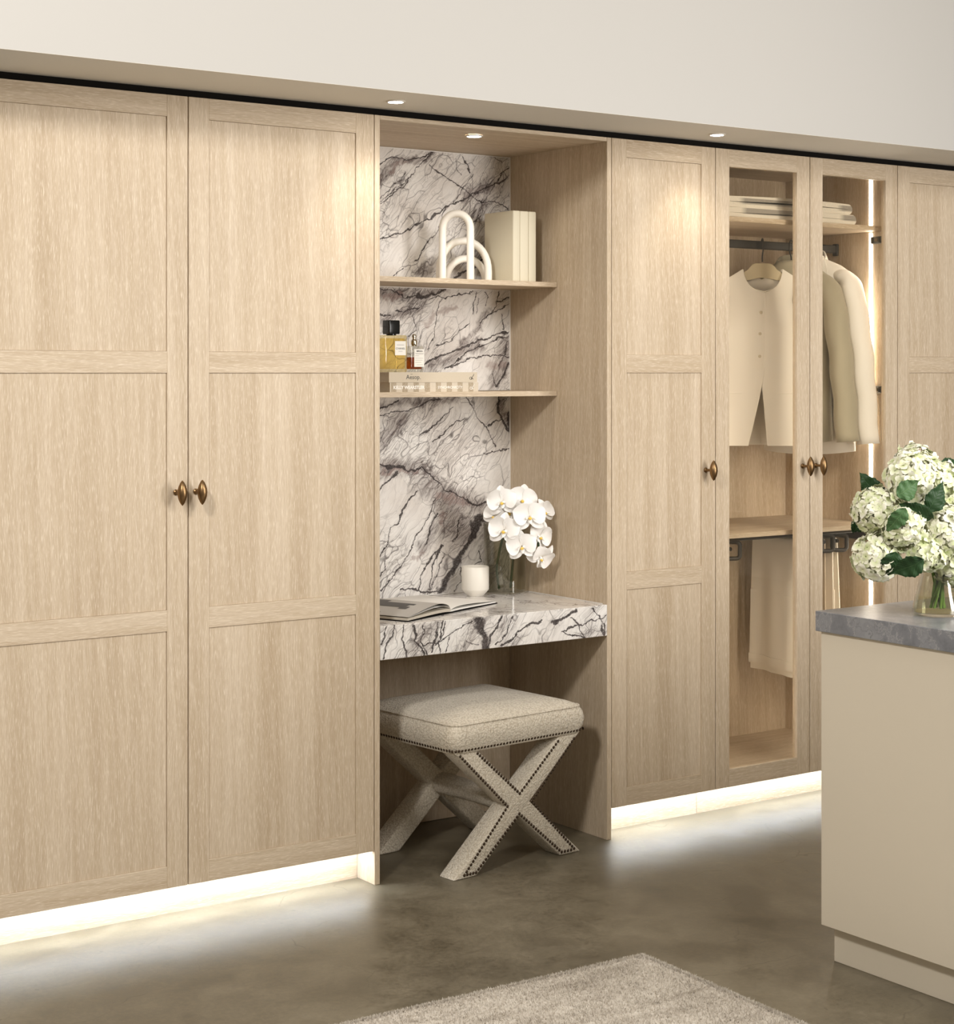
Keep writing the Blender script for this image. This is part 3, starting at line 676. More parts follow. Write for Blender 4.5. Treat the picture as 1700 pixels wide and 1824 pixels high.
# ================================================================== stool
def stool():
    t = thing('stool', 'cream boucle X-leg stool with dark nailhead trim under the marble desk', 'stool', (.454, -.084, 0), math.radians(5.5))
    hw, D = .265, .455; zb, zw, zt = .378, .459, .497
    # seat cushion: rounded box with bulging sides and domed top
    def ring(z, ox_, inset=0.0, rc=.035):
        pts = []; x0, x1, y0, y1 = -hw-ox_+inset, hw+ox_-inset, -ox_+inset, D+ox_-inset
        for cx_, cy_, a0 in ((x1-rc, y1-rc, 0), (x0+rc, y1-rc, PI/2), (x0+rc, y0+rc, PI), (x1-rc, y0+rc, 1.5*PI)):
            for k in range(7):
                a = a0+PI/2*k/6; pts.append((cx_+rc*math.cos(a), cy_+rc*math.sin(a), z))
        out = []
        for i, p in enumerate(pts):                       # straight runs get a fixed number of extra points
            q = pts[(i+1) % len(pts)]; m_ = 14 if i % 7 == 6 else 1
            for j in range(m_): out.append(tuple(p[c]+(q[c]-p[c])*j/m_ for c in range(3)))
        return out
    rings = [ring(zb-.002, -.004, .06, .02), ring(zb-.002, -.001), ring(zb+.004, .002), ring(zb+.022, .010), ring(zb+.045, .013), ring(zb+.066, .009), ring(zw-.004, .003), ring(zw, .0)]
    cx_, cy_ = 0, D/2
    for f, dz in ((.97, .006), (.90, .014), (.78, .023), (.6, .031), (.4, .036), (.2, .0385), (.05, .039)):
        rings.append([(cx_+(p[0]-cx_)*f, cy_+(p[1]-cy_)*f, zw+dz) for p in ring(zw, 0)])
    b = MB().loft(rings)
    se = b.build('seat_cushion', M['boucle'], t, True, sharp=60)
    w = ring(zw+.001, .0015); w.append(w[0])
    MB().tube([Vector(p) for p in w], .0028, 6, False).build('welt', M['boucle'], se, True)
    # legs
    bw, dp = .088, .075
    def bar(s, y0, off):
        poly = [(-.262, 0), (-.262+bw, 0), (.262, zb+.004), (.262-bw, zb+.004)]
        if s < 0: poly = [(-x, z) for x, z in poly]
        b = MB().prism(poly, y0+off, y0+dp-off)
        bmesh.ops.bevel(b.bm, geom=list(b.bm.edges), offset=.006, segments=2, profile=.5, affect='EDGES')
        return b.build('leg', M['boucle'], t, True, sharp=60)
    for y0 in (0.004, D-dp-.004): bar(1, y0, 0); bar(-1, y0, .0004)
    b = MB(); zc = .190
    b.loft([[(.040*math.cos(2*PI*j/16)*f, y, zc+.034*math.sin(2*PI*j/16)*f) for j in range(16)] for y, f in ((.06, 1.0), (.12, .98), (.23, .92), (.33, .98), (.4, 1.0))])
    b.build('stretcher', M['boucle'], t, True)
    # nailheads
    pts = []
    def run(a, c, y, skip=0):
        L = math.hypot(c[0]-a[0], c[1]-a[1]); m_ = max(1, round(L/.0126))
        for j in range(skip, m_): f = j/m_; pts.append((a[0]+(c[0]-a[0])*f, y, a[1]+(c[1]-a[1])*f, 0))
    zl = zb+.008; i_ = .014
    run((-hw+.004, zl), (hw-.004, zl), -.003)
    dx, dz = .524-bw, zb
    # outline of the X on the front face, inset
    def off(x): return x
    cL, cR, cT, cB = (-.036+.0, .189), (.036, .189), (0, .226), (0, .152)
    run((-.238, zb-.010), (-.050, .190), .003); run((-.050, .190), (-.222, .012), .003); run((-.222, .012), (-.176, .012), .003); run((-.176, .012), (-.002, .160), .003)
    run((-.002, .160), (.176, .012), .003); run((.176, .012), (.230, .012), .003); run((.230, .014), (.050, .190), .003); run((.050, .190), (.238, zb-.010), .003)
    run((-.170, zb-.010), (0, .222), .003); run((0, .222), (.170, zb-.010), .003)
    b = MB()
    def dome(c, nrm):
        nrm = Vector(nrm); u = nrm.orthogonal().normalized(); v = nrm.cross(u); r = .0052
        vs = [tuple(Vector(c)+r*(u*math.cos(k*PI/4)+v*math.sin(k*PI/4))) for k in range(8)]+[tuple(Vector(c)+nrm*.0018+.62*r*(u*math.cos(k*PI/4)+v*math.sin(k*PI/4))) for k in range(8)]+[tuple(Vector(c)+nrm*.0028)]
        b.raw(vs, [(k, (k+1) % 8, 8+(k+1) % 8, 8+k) for k in range(8)]+[(8+k, 8+(k+1) % 8, 16) for k in range(8)])
    for x, y, z, _ in pts: dome((x, y, z), (0, -1, 0))
    for s in (-1, 1):
        for j in range(35): dome((s*(hw+.0035), .004+j*.0127, zl), (s, 0, 0))
    o = b.build('nailhead_trim', plain('bronze_nailhead', (.065, .042, .025), .35, .6), t, True); o['kind'] = 'stuff'
stool()
# ================================================================== things in the niche
# arch sculpture (three arches of one round bar)
sc = thing('arch_sculpture', 'white sculpture of three interlocking round arches on the upper shelf', 'sculpture', (.59, .395, 1.8108))
def arch(x0, y0, x1, y1, h, r=.0125):
    w = math.hypot(x1-x0, y1-y0)/2; pts = []
    hs = max(h-w*1.15-r, .0)
    k = 18
    pts.append((x0, y0, .0))
    if hs > .01: pts += [(x0, y0, hs*.5)]
    for i in range(k+1):
        if hs <= .01 and i in (0, k): continue
        a = PI*i/k; f = (1-math.cos(a))/2
        pts.append((x0+(x1-x0)*f, y0+(y1-y0)*f, hs+(h-r-hs)*math.sin(a)**.92 if 0 < i < k else hs))
    if hs > .01: pts += [(x1, y1, hs*.5)]
    pts.append((x1, y1, 0))
    return MB().tube([(p[0]-.59, p[1]-.395, p[2]) for p in pts], r, 14).build('arch', M['sculpt'], sc, True)
arch(.483, .385, .553, .325, .232); arch(.492, .415, .668, .385, .148); arch(.545, .455, .692, .435, .092)
# three upright cream files
for x0, x1, y0, lab in ((.7085, .7372, .300, 'cream cloth box file with its wide side facing the arch sculpture'), (.7382, .7745, .302, 'middle one of three upright cream box files on the upper shelf'), (.7755, .8065, .303, 'rightmost upright cream box file beside the oak niche side')):
    t = thing('box_file', lab, 'box file', ((x0+x1)/2, .38, 1.8108), group='cream box files')
    w = (x1-x0)/2
    MB().box(-w, w, y0-.38, .466-.38, 0, .236, .004, 3).build('case', M['file'], t, True)
    MB().box(-w*.7, w*.7, .0862, .0872, .006, .23).build('back_edge', M['paper_edge'], t)
# stacked books
bk2 = thing('book', 'thick striped coffee table book at the bottom of the stack', 'book', (.39, .40, 1.447), 0, 'stacked coffee table books')
def stripe_mat():
    m, nt, b = mat('striped_cover'); N = NB(nt); tc = N.n('ShaderNodeTexCoord')
    x = N.n('ShaderNodeSeparateXYZ'); N.l(tc.outputs['Object'], x.inputs[0])
    f = N.math('FRACT', N.math('DIVIDE', N.math('ADD', x.outputs[0], .166), .0425))
    c = N.mix(N.map(f, .46, .5), (.36, .29, .20), (.58, .51, .41))
    c = N.mix(N.map(N.noise(tc.outputs['Object'], 300, 2), .4, .6, 0, .25), c, (.66, .60, .50))
    N.l(c, b.inputs['Base Color']); b.inputs['Roughness'].default_value = .7
    return m
def book(t, x0, x1, y0, y1, h, cov):
    t2 = .003
    p = MB().box(x0+.004, x1-.004, y0+.004, y1-.004, t2, h-t2).build('page_block', M['paper_edge'], t)
    c = MB(); c.box(x0, x1, y0, y1, 0, t2); c.box(x0, x1, y0, y1, h-t2, h); c.box(x0, x1, y0, y0+t2, t2, h-t2); c.build('cover', cov, t)
book(bk2, -.170, .171, -.108, .12, .030, stripe_mat())
bk1 = thing('book', 'plain linen coffee table book on top of the striped book', 'book', (.39, .40, 1.4775), 0, 'stacked coffee table books')
book(bk1, -.172, .168, -.106, .12, .0325, plain('linen_cover', (.58, .505, .395), .75, noise_amt=.08, nscale=350))
R90 = (PI/2, 0, 0)
text_obj('lettering', 'Aesop.', .0200, M['ink'], bk1, (-.108, -.1062, .0105), R90)
text_obj('lettering', '\u0101', .0001, M['ink'], bk1, (-.086, -.1062, .026), R90) if False else None
MB().box(-.0915, -.0835, -.1064, -.1060, .0255, .0266).build('macron_mark', M['ink'], bk1)
text_obj('lettering', 'KELLY WEARSTLER', .0145, M['ink_white'], bk2, (-.157, -.1082, .0098), R90, offset=.0004, sx=.95)
text_obj('lettering', 'SYNCHRONICITY', .0125, M['ink_white'], bk2, (.012, -.1082, .0102), R90, sx=.98)
for t, mm, y, z in ((bk1, 'ink', -.1064, .016), (bk2, 'ink_white', -.1084, .014)):
    b = MB(); b.tube([(.142+.004*math.cos(a*PI/8), y, z-.003+.004*math.sin(a*PI/8)) for a in range(17)], .0007, 5, False); b.tube([(.146, y, z-.007), (.148, y, z+.001), (.153, y, z+.006), (.155, y, z+.011)], .0007, 5); b.tube([(.146, y, z-.003), (.153, y, z-.006)], .0007, 5)
    b.build('emblem', M[mm], t)
# perfume bottles
ZB = 1.5102
p1 = thing('perfume_bottle', 'large square amber perfume bottle with black cap on the books', 'perfume bottle', (.268, .36, ZB))
def rbox(b, hw, hd, z0, z1, rc, taper=0.0, n=6):
    def ring(z, k=1.0):
        pts = []
        for cx_, cy_, a0 in ((hw-rc, hd-rc, 0), (-hw+rc, hd-rc, PI/2), (-hw+rc, -hd+rc, PI), (hw-rc, -hd+rc, 1.5*PI)):
            for i in range(n+1):
                a = a0+PI/2*i/n; pts.append(((cx_+rc*math.cos(a))*k, (cy_+rc*math.sin(a))*k, z))
        return pts
    e = min(.004, (z1-z0)*.1)
    return b.loft([ring(z0, .95), ring(z0+e, 1), ring(z1-e, 1), ring(z1, .94)])
rot = Matrix.Rotation(0.0, 4, 'Z')
rbox(MB(), .045, .028, 0, .118, .008).xf(rot).build('bottle_glass', M['perfume'], p1, True)
rbox(MB(), .040, .023, .010, .108, .006).xf(rot).build('perfume', M['perfume_liquid'], p1, True)
rbox(MB(), .021, .021, .1215, .1655, .004).xf(rot).build('cap', M['black_gloss'], p1, True)
MB().lathe([(.0001, .117), (.016, .117), (.016, .122), (.0001, .122)], 20).build('collar', M['black_gloss'], p1, True)
lb = MB().box(-.004, .037, -.0292, -.0285, .054, .099).xf(rot).build('paper_label', M['label'], p1)
rl = (PI/2, 0, 0)
def onface(x, z, y=-.0294): v = rot @ Vector((x, y, z)); return tuple(v)
text_obj('lettering', 'CHANEL', .0088, M['ink'], lb, onface(.0165, .0725), rl, align='CENTER', sx=1.05)
MB().box(.003, .030, -.0296, -.0293, .0865, .0873).xf(rot).build('print_line', M['ink'], lb); MB().box(.009, .024, -.0296, -.0293, .0660, .0667).xf(rot).build('print_line', M['ink'], lb)
p2 = thing('perfume_bottle', 'small clear perfume bottle with silver spray top and printed label', 'perfume bottle', (.352, .355, ZB))
rbox(MB(), .027, .018, 0, .084, .007).build('bottle_glass', M['clear'], p2, True)
rbox(MB(), .0225, .0135, .010, .048, .005).build('perfume', M['amber_liquid'], p2, True)
MB().lathe([(.0001, .084), (.008, .084), (.0085, .088), (.0105, .090), (.0105, .100), (.0085, .104), (.0055, .106), (.0055, .111), (.0075, .113), (.0075, .118), (.005, .122), (.0001, .123)], 20).build('spray_top', M['chrome'], p2, True)
lb = MB().box(-.0115, .0265, -.0192, -.0185, .017, .074).build('paper_label', M['label'], p2)
text_obj('lettering', 'REPLICA', .0062, M['ink'], lb, (.0085, -.0194, .0655), R90, align='CENTER', offset=.0002)
for z, a, b in ((.060, -.008, .0245), (.0575, -.006, .023), (.052, -.008, .006), (.0445, -.008, .022), (.038, -.008, .020), (.031, -.008, .015), (.023, -.002, .022)):
    MB().box(a, b, -.0195, -.0193, z, z+.0011).build('print_line', M['print_grey'], lb)
# candle cup
cp = tag(MB().lathe([(.0002, 0), (.027, 0), (.029, .002), (.0450, .0205), (.0462, .024), (.0462, .096), (.0445, .0985), (.0428, .096), (.0425, .080), (.0002, .080)], 48).build('ceramic_cup', M['ceramic'], None, True, loc=(.650, .436, .7602)), 'white ceramic cup with a tapered foot beside the open book', 'cup')
# open book
ob = thing('open_book', 'open hardback book with grey printed page lying on the marble desk', 'book', (.337, .124, .7603), math.radians(22.5))
PWL, PWR, PH = .235, .268, .29
def curve(u, lift, w): return lift*(math.sin(PI*min(1, u*1.0))**.8)*(1-u*.55)
c = MB(); c.box(-PWL-.005, -.006, -.003, PH+.003, 0, .0028); c.box(.006, PWR+.005, -.003, PH+.003, 0, .0028); c.box(-.007, .007, -.003, PH+.003, 0, .004); c.build('cover', M['black'], ob)
def pages(side, w, base, lift, name, m_, thick, y0=0.0, y1=PH):
    n = 22; top = []; bot = []
    for i in range(n+1):
        u = i/n; z = base+lift*math.sin(PI*u**.62)**1.0*(1-.35*u); top.append((side*w*u, z+thick*(1-.25*u))); bot.append((side*w*u, z))
    b = MB().prism(top+bot[::-1], y0, y1)
    return b.build(name, m_, ob, True, sharp=35)
pages(-1, PWL, .003, .004, 'page_block', M['paper_edge'], .009); pages(1, PWR, .003, .002, 'page_block', M['paper'], .005)
pages(-1, PWL*.98, .0125, .016, 'page', M['paper'], .0006); 
lp = pages(-1, PWL*.995, .0135, .024, 'printed_page', M['print_grey'], .0005)
pages(1, PWR*.99, .0085, .010, 'page', M['paper'], .0006)
def lifted(x, dz=.0009): u = -x/(PWL*.995); return .0135+.024*math.sin(PI*u**.62)*(1-.35*u)+.0005*(1-.25*u)+dz
def patch(poly):
    b = MB()
    for (xa, ya, xb, yb) in poly:
        n = 8
        vs = [(xa+(xb-xa)*i/n, yy, lifted(xa+(xb-xa)*i/n)) for yy in (ya, yb) for i in range(n+1)]
        b.raw(vs, [(i, i+1, n+2+i, n+1+i) for i in range(n)])
    return b.build('print', M['print_dark'], lp)
patch([(-.145, .075, -.115, .20), (-.115, .06, -.10, .215), (-.16, .06, -.135, .09), (-.10, .17, -.075, .24)])
patch([(-.200, .165, -.178, .20)]); patch([(-.215, .195, -.208, .202)])
for k in range(6): patch([(-.228, .12+k*.026, -.205, .134+k*.026)] if k != 2 else [(-.228, .172, -.212, .186)])
# glass vase with orchid
gv = tag(MB().lathe([(.0002, 0), (.066, 0), (.0735, .006), (.0735, .235), (.0715, .237), (.0695, .235), (.0695, .014), (.064, .009), (.0002, .009)], 48).build('glass_vase', M['clear'], None, True, loc=(.785, .452, .7602)), 'clear cylindrical glass vase in the corner of the marble desk', 'vase')
orc = thing('orchid', 'white moth orchid spray with yellow throats in the glass vase', 'orchid', (.785, .452, .772))
oloc = Vector((.785, .452, .772))
def W_(p): return Vector(p)-oloc
stems = [[(.752, .44, .775), (.735, .43, .85), (.742, .41, .94), (.752, .38, 1.03), (.735, .34, 1.075), (.70, .31, 1.06), (.675, .29, 1.0)],
         [(.800, .44, .775), (.803, .43, .87), (.800, .40, .98), (.79, .35, 1.06), (.775, .30, 1.075), (.765, .26, 1.03), (.765, .24, .96), (.765, .23, .90)]]
def smooth_path(pts, k=6):
    pts = [Vector(p) for p in pts]; out = []
    for i in range(len(pts)-1):
        p0 = pts[max(i-1, 0)]; p1_ = pts[i]; p2_ = pts[i+1]; p3 = pts[min(i+2, len(pts)-1)]
        for j in range(k):
            t = j/k; out.append(.5*((2*p1_)+(p2_-p0)*t+(2*p0-5*p1_+4*p2_-p3)*t*t+(3*p1_-p0-3*p2_+p3)*t**3))
    out.append(pts[-1]); return out
for s_ in stems: MB().tube([W_(p) for p in smooth_path(s_)], .0042, 8).build('stem', M['stem'], orc, True)
def petal_mesh(b, L, Wd, ang, cup, z0=0.0, tipw=.35, base=.08, n=8, m=4):
    vs = []
    for i in range(n+1):
        u = i/n; w = Wd*(math.sin(PI*(u**.75)*.93+.06))**.72*.5 if u < 1 else Wd*tipw*.2
        for j in range(-m, m+1):
            v = j/m; r = base*L+L*u; x = v*w
            z = z0+cup*(u-.45)**2*L*1.6-cup*abs(v)**2*w*.9+.0007*math.sin(7*u+5*v)
            vs.append((x*math.cos(ang)+r*math.sin(ang), -x*math.sin(ang)+r*math.cos(ang), z))
    k = 2*m+1
    b.raw(vs, [(i*k+j, i*k+j+1, (i+1)*k+j+1, (i+1)*k+j) for i in range(n) for j in range(2*m)])
def solid(o, th):
    md = o.modifiers.new('thickness', 'SOLIDIFY'); md.thickness = th; md.offset = 0; return o
def orchid_proto():
    b = MB()
    for a in (0, math.radians(128), math.radians(-128)): petal_mesh(b, .046, .034, a, -.35, -.002)
    sep = b.build('flower', M['orchid'], orc, True)
    pets = []
    for a in (math.radians(66), math.radians(-66)):
        b = MB(); petal_mesh(b, .046, .062, a, -.30, .003, base=.03); pets.append(b.build('petal', M['orchid'], sep, True))
    b = MB(); petal_mesh(b, .018, .016, PI, .9, .006, n=5, m=2); petal_mesh(b, .012, .010, PI+1.1, 1.6, .007, n=4, m=2); petal_mesh(b, .012, .010, PI-1.1, 1.6, .007, n=4, m=2)
    lipw = b.build('lip', M['orchid'], sep, True)
    th = MB(); th.lathe([(.0002, .013), (.0035, .012), (.0052, .008), (.0042, .003), (.0002, .002)], 10, c=(0, -.004, 0)); th = th.build('throat', M['orchid_lip'], sep, True)
    return sep, pets+[lipw, th]
osep, okids = orchid_proto()
blooms = [((.652, .285, 1.083), -8, 8, 1.0), ((.757, .315, 1.083), 10, 12, 1.0), ((.712, .215, 1.037), 12, 4, 1.08), ((.645, .265, .992), -10, 2, 1.05), ((.688, .225, .940), 0, -4, 1.0), ((.768, .232, .968), 35, -6, .95), ((.762, .215, .900), 30, -30, .95), ((.808, .262, 1.043), 40, 10, .85), ((.690, .30, 1.045), -4, 6, 1.0), ((.64, .31, 1.035), -25, 4, .85)]
cpos = Vector((-2.812, -4.492, 1.51))
for i, (p, yaw, pit, s_) in enumerate(blooms):
    o = osep if i == 0 else copy_obj(osep, orc)
    d = Vector((-.60, -.79, .05)); d.normalize()
    q = Matrix.Rotation(math.radians(yaw), 3, 'Z') @ d
    zax = Vector((q.x, q.y, q.z+math.tan(math.radians(pit-6)))).normalized(); xax = Vector((0, 0, 1)).cross(zax).normalized(); yax = zax.cross(xax)
    roll = math.radians([8, -12, 4, -5, 10, -20, -38, 15, 30, -30][i])
    R = Matrix((xax, yax, zax)).transposed() @ Matrix.Rotation(roll, 3, 'Z')
    o.location = W_(p); o.rotation_euler = R.to_euler(); o.scale = (s_*1.12,)*3
    if i:
        for k_ in okids: copy_obj(k_, o)

# ================================================================== hydrangeas on the island
hv = thing('flower_vase', 'flared clear glass vase of water on the grey island worktop', 'vase', (.731, -1.472, .9002))
MB().lathe([(.0002, 0), (.054, 0), (.0625, .006), (.0635, .016), (.060, .034), (.052, .062), (.044, .095), (.041, .125), (.0425, .150), (.0405, .150), (.039, .125), (.042, .095), (.050, .062), (.058, .034), (.0612, .018), (.060, .009), (.0002, .006)], 48).build('glass', M['clear'], hv, True)
MB().lathe([(.0002, .0065), (.0595, .0092), (.0608, .018), (.0577, .034), (.0527, .050), (.0002, .050)], 48).build('water', M['water'], hv, True)
def leaf_mesh(L, Wd, n=18, m=3, fold=.25, droop=.35):
    b = MB(); vs = []
    for i in range(n+1):
        u = i/n; w = Wd*.5*(math.sin(PI*u**.72))**1.05*(1+.09*(i % 2))
        for j in range(-m, m+1):
            v = j/m; vs.append((v*w, L*u, abs(v)*w*fold-droop*L*u*u+.002*math.sin(6*u)*(1-abs(v))+.0030*math.cos(u*26)*abs(v)+.006*math.sin(u*5+L*90)*v))
    k = 2*m+1
    b.raw(vs, [(i*k+j, i*k+j+1, (i+1)*k+j+1, (i+1)*k+j) for i in range(n) for j in range(2*m)])
    return b
def floret_mats():
    out = []
    for k, (ca, cb) in enumerate((((.64, .70, .38), (.86, .84, .70)), ((.72, .75, .48), (.90, .88, .78)), ((.58, .66, .32), (.80, .81, .60)))):
        m, nt, b = mat('hydrangea_petal_%d' % k); N = NB(nt); tc = N.n('ShaderNodeTexCoord'); r = N.vmath('LENGTH', N.scaled(tc.outputs['Object'], (1, 1, 0)))
        N.l(N.mix(N.map(r, .002, .013), ca, cb), b.inputs['Base Color']); b.inputs['Roughness'].default_value = .55
        b.inputs['Subsurface Weight'].default_value = 0.0
        out.append(m)
    return out
FM = floret_mats()
fl_protos = []
for k in range(6):
    b = MB()
    for a in range(4):
        ang = PI/2*a+random.uniform(-.15, .15)+.3*k; L = .0132*random.uniform(.9, 1.1); Wd = .0118*random.uniform(.9, 1.15)
        n_, m_ = 3, 1; vs = []
        for i in range(n_+1):
            u = i/n_; w = Wd*.5*(.30+.9*math.sin(PI*min(u*.9+.05, 1))**.9) if i < n_ else Wd*.28
            for j in (-1, 0, 1):
                x = j*w; r_ = .001+L*u; z = .0045*u-.006*u*u*(.5+random.random()*.8)-abs(j)*.0012*random.uniform(-1, 1.5)
                vs.append((x*math.cos(ang)+r_*math.sin(ang), -x*math.sin(ang)+r_*math.cos(ang), z))
        b.raw(vs, [(i*3+j, i*3+j+1, (i+1)*3+j+1, (i+1)*3+j) for i in range(n_) for j in range(2)])
    o = b.build('floret', FM[k % 3], None, True); fl_protos.append(o)
    bpy.context.scene.collection.objects.unlink(o)
heads = [((.680, -1.432, 1.238), .066, 'hydrangea head at the top left of the bouquet', 0), ((.604, -1.385, 1.162), .060, 'hydrangea head at the far left of the bouquet beside a dark leaf', 0),
         ((.588, -1.395, 1.046), .058, 'lowest left hydrangea head drooping over the worktop', 0), ((.628, -1.455, 1.125), .055, 'hydrangea head in the middle left of the bouquet', 2),
         ((.730, -1.510, 1.110), .070, 'large hydrangea head at the front above the glass vase', 1), ((.748, -1.46, 1.225), .062, 'hydrangea head at the upper right edge of the picture', 2),
         ((.765, -1.505, 1.035), .064, 'hydrangea head at the lower right hanging over the vase neck', 2), ((.722, -1.405, 1.272), .052, 'hydrangea head at the very top of the bouquet', 1), ((.668, -1.49, 1.062), .046, 'small greenish hydrangea head just left of the vase neck', 2)]
vt = Vector((.731, -1.472, 1.045))
for hi, (hp, hr, lab, km) in enumerate(heads):
    hp = Vector(hp); t = thing('hydrangea', 'cream-green '+lab, 'hydrangea', tuple(hp), group='hydrangeas in the island vase')
    # stem from the head down into the water
    foot = Vector((.731+.018*math.cos(hi*2.4), -1.472+.018*math.sin(hi*2.4), .918)); neck = vt+Vector((.022*math.cos(hi*2.4+2.2), .022*math.sin(hi*2.4+2.2), 0))
    MB().tube([p-hp for p in smooth_path([hp, hp.lerp(neck, .6)+Vector((0, 0, .015)), neck, foot], 5)], .0036, 7).build('stem', M['stem_light'], t, True)
    core = MB(); bmesh.ops.create_icosphere(core.bm, subdivisions=2, radius=hr*.80)
    core.build('flower_core', FM[2], t, True)
    nf = int(115*(hr/.055)**2); ga = PI*(3-math.sqrt(5))
    for i in range(nf):
        z = 1-2*(i+.5)/nf; r_ = math.sqrt(max(0, 1-z*z)); d = Vector((r_*math.cos(ga*i), r_*math.sin(ga*i), z))
        if d.dot(Vector((.58, .78, .05))) > .45: continue
        d = (d+Vector([random.gauss(0, .10) for _ in range(3)])).normalized()
        src = fl_protos[(km+random.choice((0, 0, 0, 1, 2))) % 3+3*random.randint(0, 1)]
        o = src.copy(); COL.objects.link(o); o.parent = t
        o.location = d*hr*random.uniform(.90, 1.04); e = d.to_track_quat('Z', 'Y').to_euler(); o.rotation_euler = (Matrix.Rotation(0, 3, 'Z') @ e.to_matrix() @ Euler((random.gauss(0, .25), random.gauss(0, .25), random.uniform(0, 6.28))).to_matrix()).to_euler()
        s_ = random.uniform(.95, 1.4); o.scale = (s_,)*3
for o in fl_protos: bpy.data.objects.remove(o)
leaves = [((1553, 870), .02, 0, .075, .055, 40, 'green', 'dark green hydrangea leaf sticking out at the upper left of the bouquet', 25),
          ((1618, 872), -.10, 1, .070, .048, -60, 'green_pale', 'pale veined hydrangea leaf turned up in the middle of the bouquet', 10),
          ((1600, 925), -.11, 0, .075, .045, 150, 'green_pale', 'long hydrangea leaf curling between the left flower heads', 10),
          ((1637, 915), -.09, 0, .085, .050, 70, 'green', 'dark hydrangea leaf behind the centre of the bouquet', 20),
          ((1588, 1005), -.085, 0, .075, .055, 165, 'green', 'hydrangea leaf hanging below the left flower heads', 10),
          ((1622, 1010), -.12, 0, .085, .055, 125, 'green', 'dark pointed hydrangea leaf reaching down left of the vase neck', 15),
          ((1530, 935), .03, 0, .055, .035, 330, 'green', 'small dark hydrangea leaf tip at the left edge of the bouquet', 20),
          ((1668, 888), -.09, 0, .08, .05, -30, 'green', 'dark hydrangea leaf in shade between the right flower heads', 10),
          ((1690, 830), .0, 0, .06, .04, -80, 'green', 'small dark hydrangea leaf near the top right flower head', 10)]
F_ = 3196.; ya = math.radians(35.146); fw = Vector((math.sin(ya), math.cos(ya), 0)); rt = Vector((math.cos(ya), -math.sin(ya), 0))
LEAFPOS = {}
for i, ((px, py), dd, _, L, Wd, ang, mm, lab, tilt) in enumerate(leaves):
    k = 4.513+dd; base = cpos+k*(fw+(px-850)/F_*rt+Vector((0, 0, (663-py)/F_)))
    o = leaf_mesh(L, Wd).build('hydrangea_leaf', M[mm], None, True)
    # leaf plane roughly faces the viewer, its length turned by ang (0 = up, anticlockwise)
    zax = Matrix.Rotation(math.radians(tilt), 3, rt) @ (-fw); zax.normalize()
    a = math.radians(ang); yax = Vector((0, 0, 1))*math.cos(a)-rt*math.sin(a); yax = (yax-zax*yax.dot(zax)).normalized(); xax = yax.cross(zax)
    o.rotation_euler = Matrix((xax, yax, zax)).transposed().to_euler(); o.location = base-yax*L*.45
    tag(o, lab, 'leaf', 'hydrangea leaves'); solid(o, .0008)

# ================================================================== inside the glazed wardrobe
# folded blanket
def check_mat():
    m, nt, b = mat('checked_blanket'); N = NB(nt); tc = N.n('ShaderNodeTexCoord'); uv = N.n('ShaderNodeSeparateXYZ'); N.l(tc.outputs['Object'], uv.inputs[0])
    f = N.math('FRACT', N.math('MULTIPLY', N.math('ADD', uv.outputs[0], .47), 2.05))
    g = N.math('FRACT', N.math('MULTIPLY', uv.outputs[2], 28.0))
    k = N.math('MULTIPLY', N.map(f, .47, .53), N.map(g, .35, .5))
    n = N.noise(tc.outputs['Object'], 350, 3, .7)
    c = N.mix(k, (.80, .74, .63), (.30, .27, .23)); c = N.mix(N.map(n, .4, .65, 0, .35), c, (.50, .46, .39))
    N.l(c, b.inputs['Base Color']); b.inputs['Roughness'].default_value = .95; b.inputs['Sheen Weight'].default_value = .2; N.bump(n, .5, .003, b)
    return m
bl = thing('blanket', 'folded grey and cream checked blanket on the top shelf behind glass', 'blanket', (1.78, .27, 2.048))
CB = check_mat()
def fold(x0, x1, zc, gap, th, name, y0, y1, sag=.0):
    # hairpin: lower run, round turn at the right end, upper run
    mid = []; r = gap
    n = 22
    for i in range(n+1): x = x0+(x1-r-x0)*i/n; mid.append((x, zc-r+.0015*math.sin(9*x)))
    for i in range(1, 12): a = -PI/2+PI*i/12; mid.append((x1-r+r*1.25*math.cos(a), zc+r*math.sin(a)))
    for i in range(n+1): x = x1-r-(x1-r-x0)*i/n; mid.append((x, zc+r+.002*math.sin(7*x+1)+sag*(x-x0)*(x1-x)))
    out, inn = [], []
    for i, p in enumerate(mid):
        a = Vector(mid[max(i-1, 0)]); c_ = Vector(mid[min(i+1, len(mid)-1)]); t_ = (c_-a).normalized(); nn = Vector((t_.y, -t_.x))
        out.append((p[0]+nn.x*th/2, p[1]+nn.y*th/2)); inn.append((p[0]-nn.x*th/2, p[1]-nn.y*th/2))
    b = MB(); n = len(out)
    vs = []; K = 8
    for k in range(K+1):
        y = y0+(y1-y0)*k/K
        for q in out+inn[::-1]: vs.append((q[0]+.002*math.sin(k*1.3), y, q[1]))
    m_ = 2*n; fs = [(k*m_+i, k*m_+(i+1) % m_, (k+1)*m_+(i+1) % m_, (k+1)*m_+i) for k in range(K) for i in range(m_)]
    for k in (0, K):
        for i in range(n-1): fs.append((k*m_+i, k*m_+i+1, k*m_+m_-2-i, k*m_+m_-1-i))
    return b.raw(vs, fs).build(name, CB, bl, True, sharp=50)
fold(-.36, .325, .0190, .0097, .0182, 'folded_layer', -.18, .16)
fold(-.30, .315, .0580, .0097, .0182, 'folded_layer', -.17, .16, .03)
fr = MB()
for k in range(14): fr.tube([(-.36-.001*k, -.18+.003*k-.004, .008+.001*math.sin(k)), (-.368, -.192+.003*k, .003)], .0016, 5)
fr.build('fringe', CB, bl)['kind'] = 'stuff'

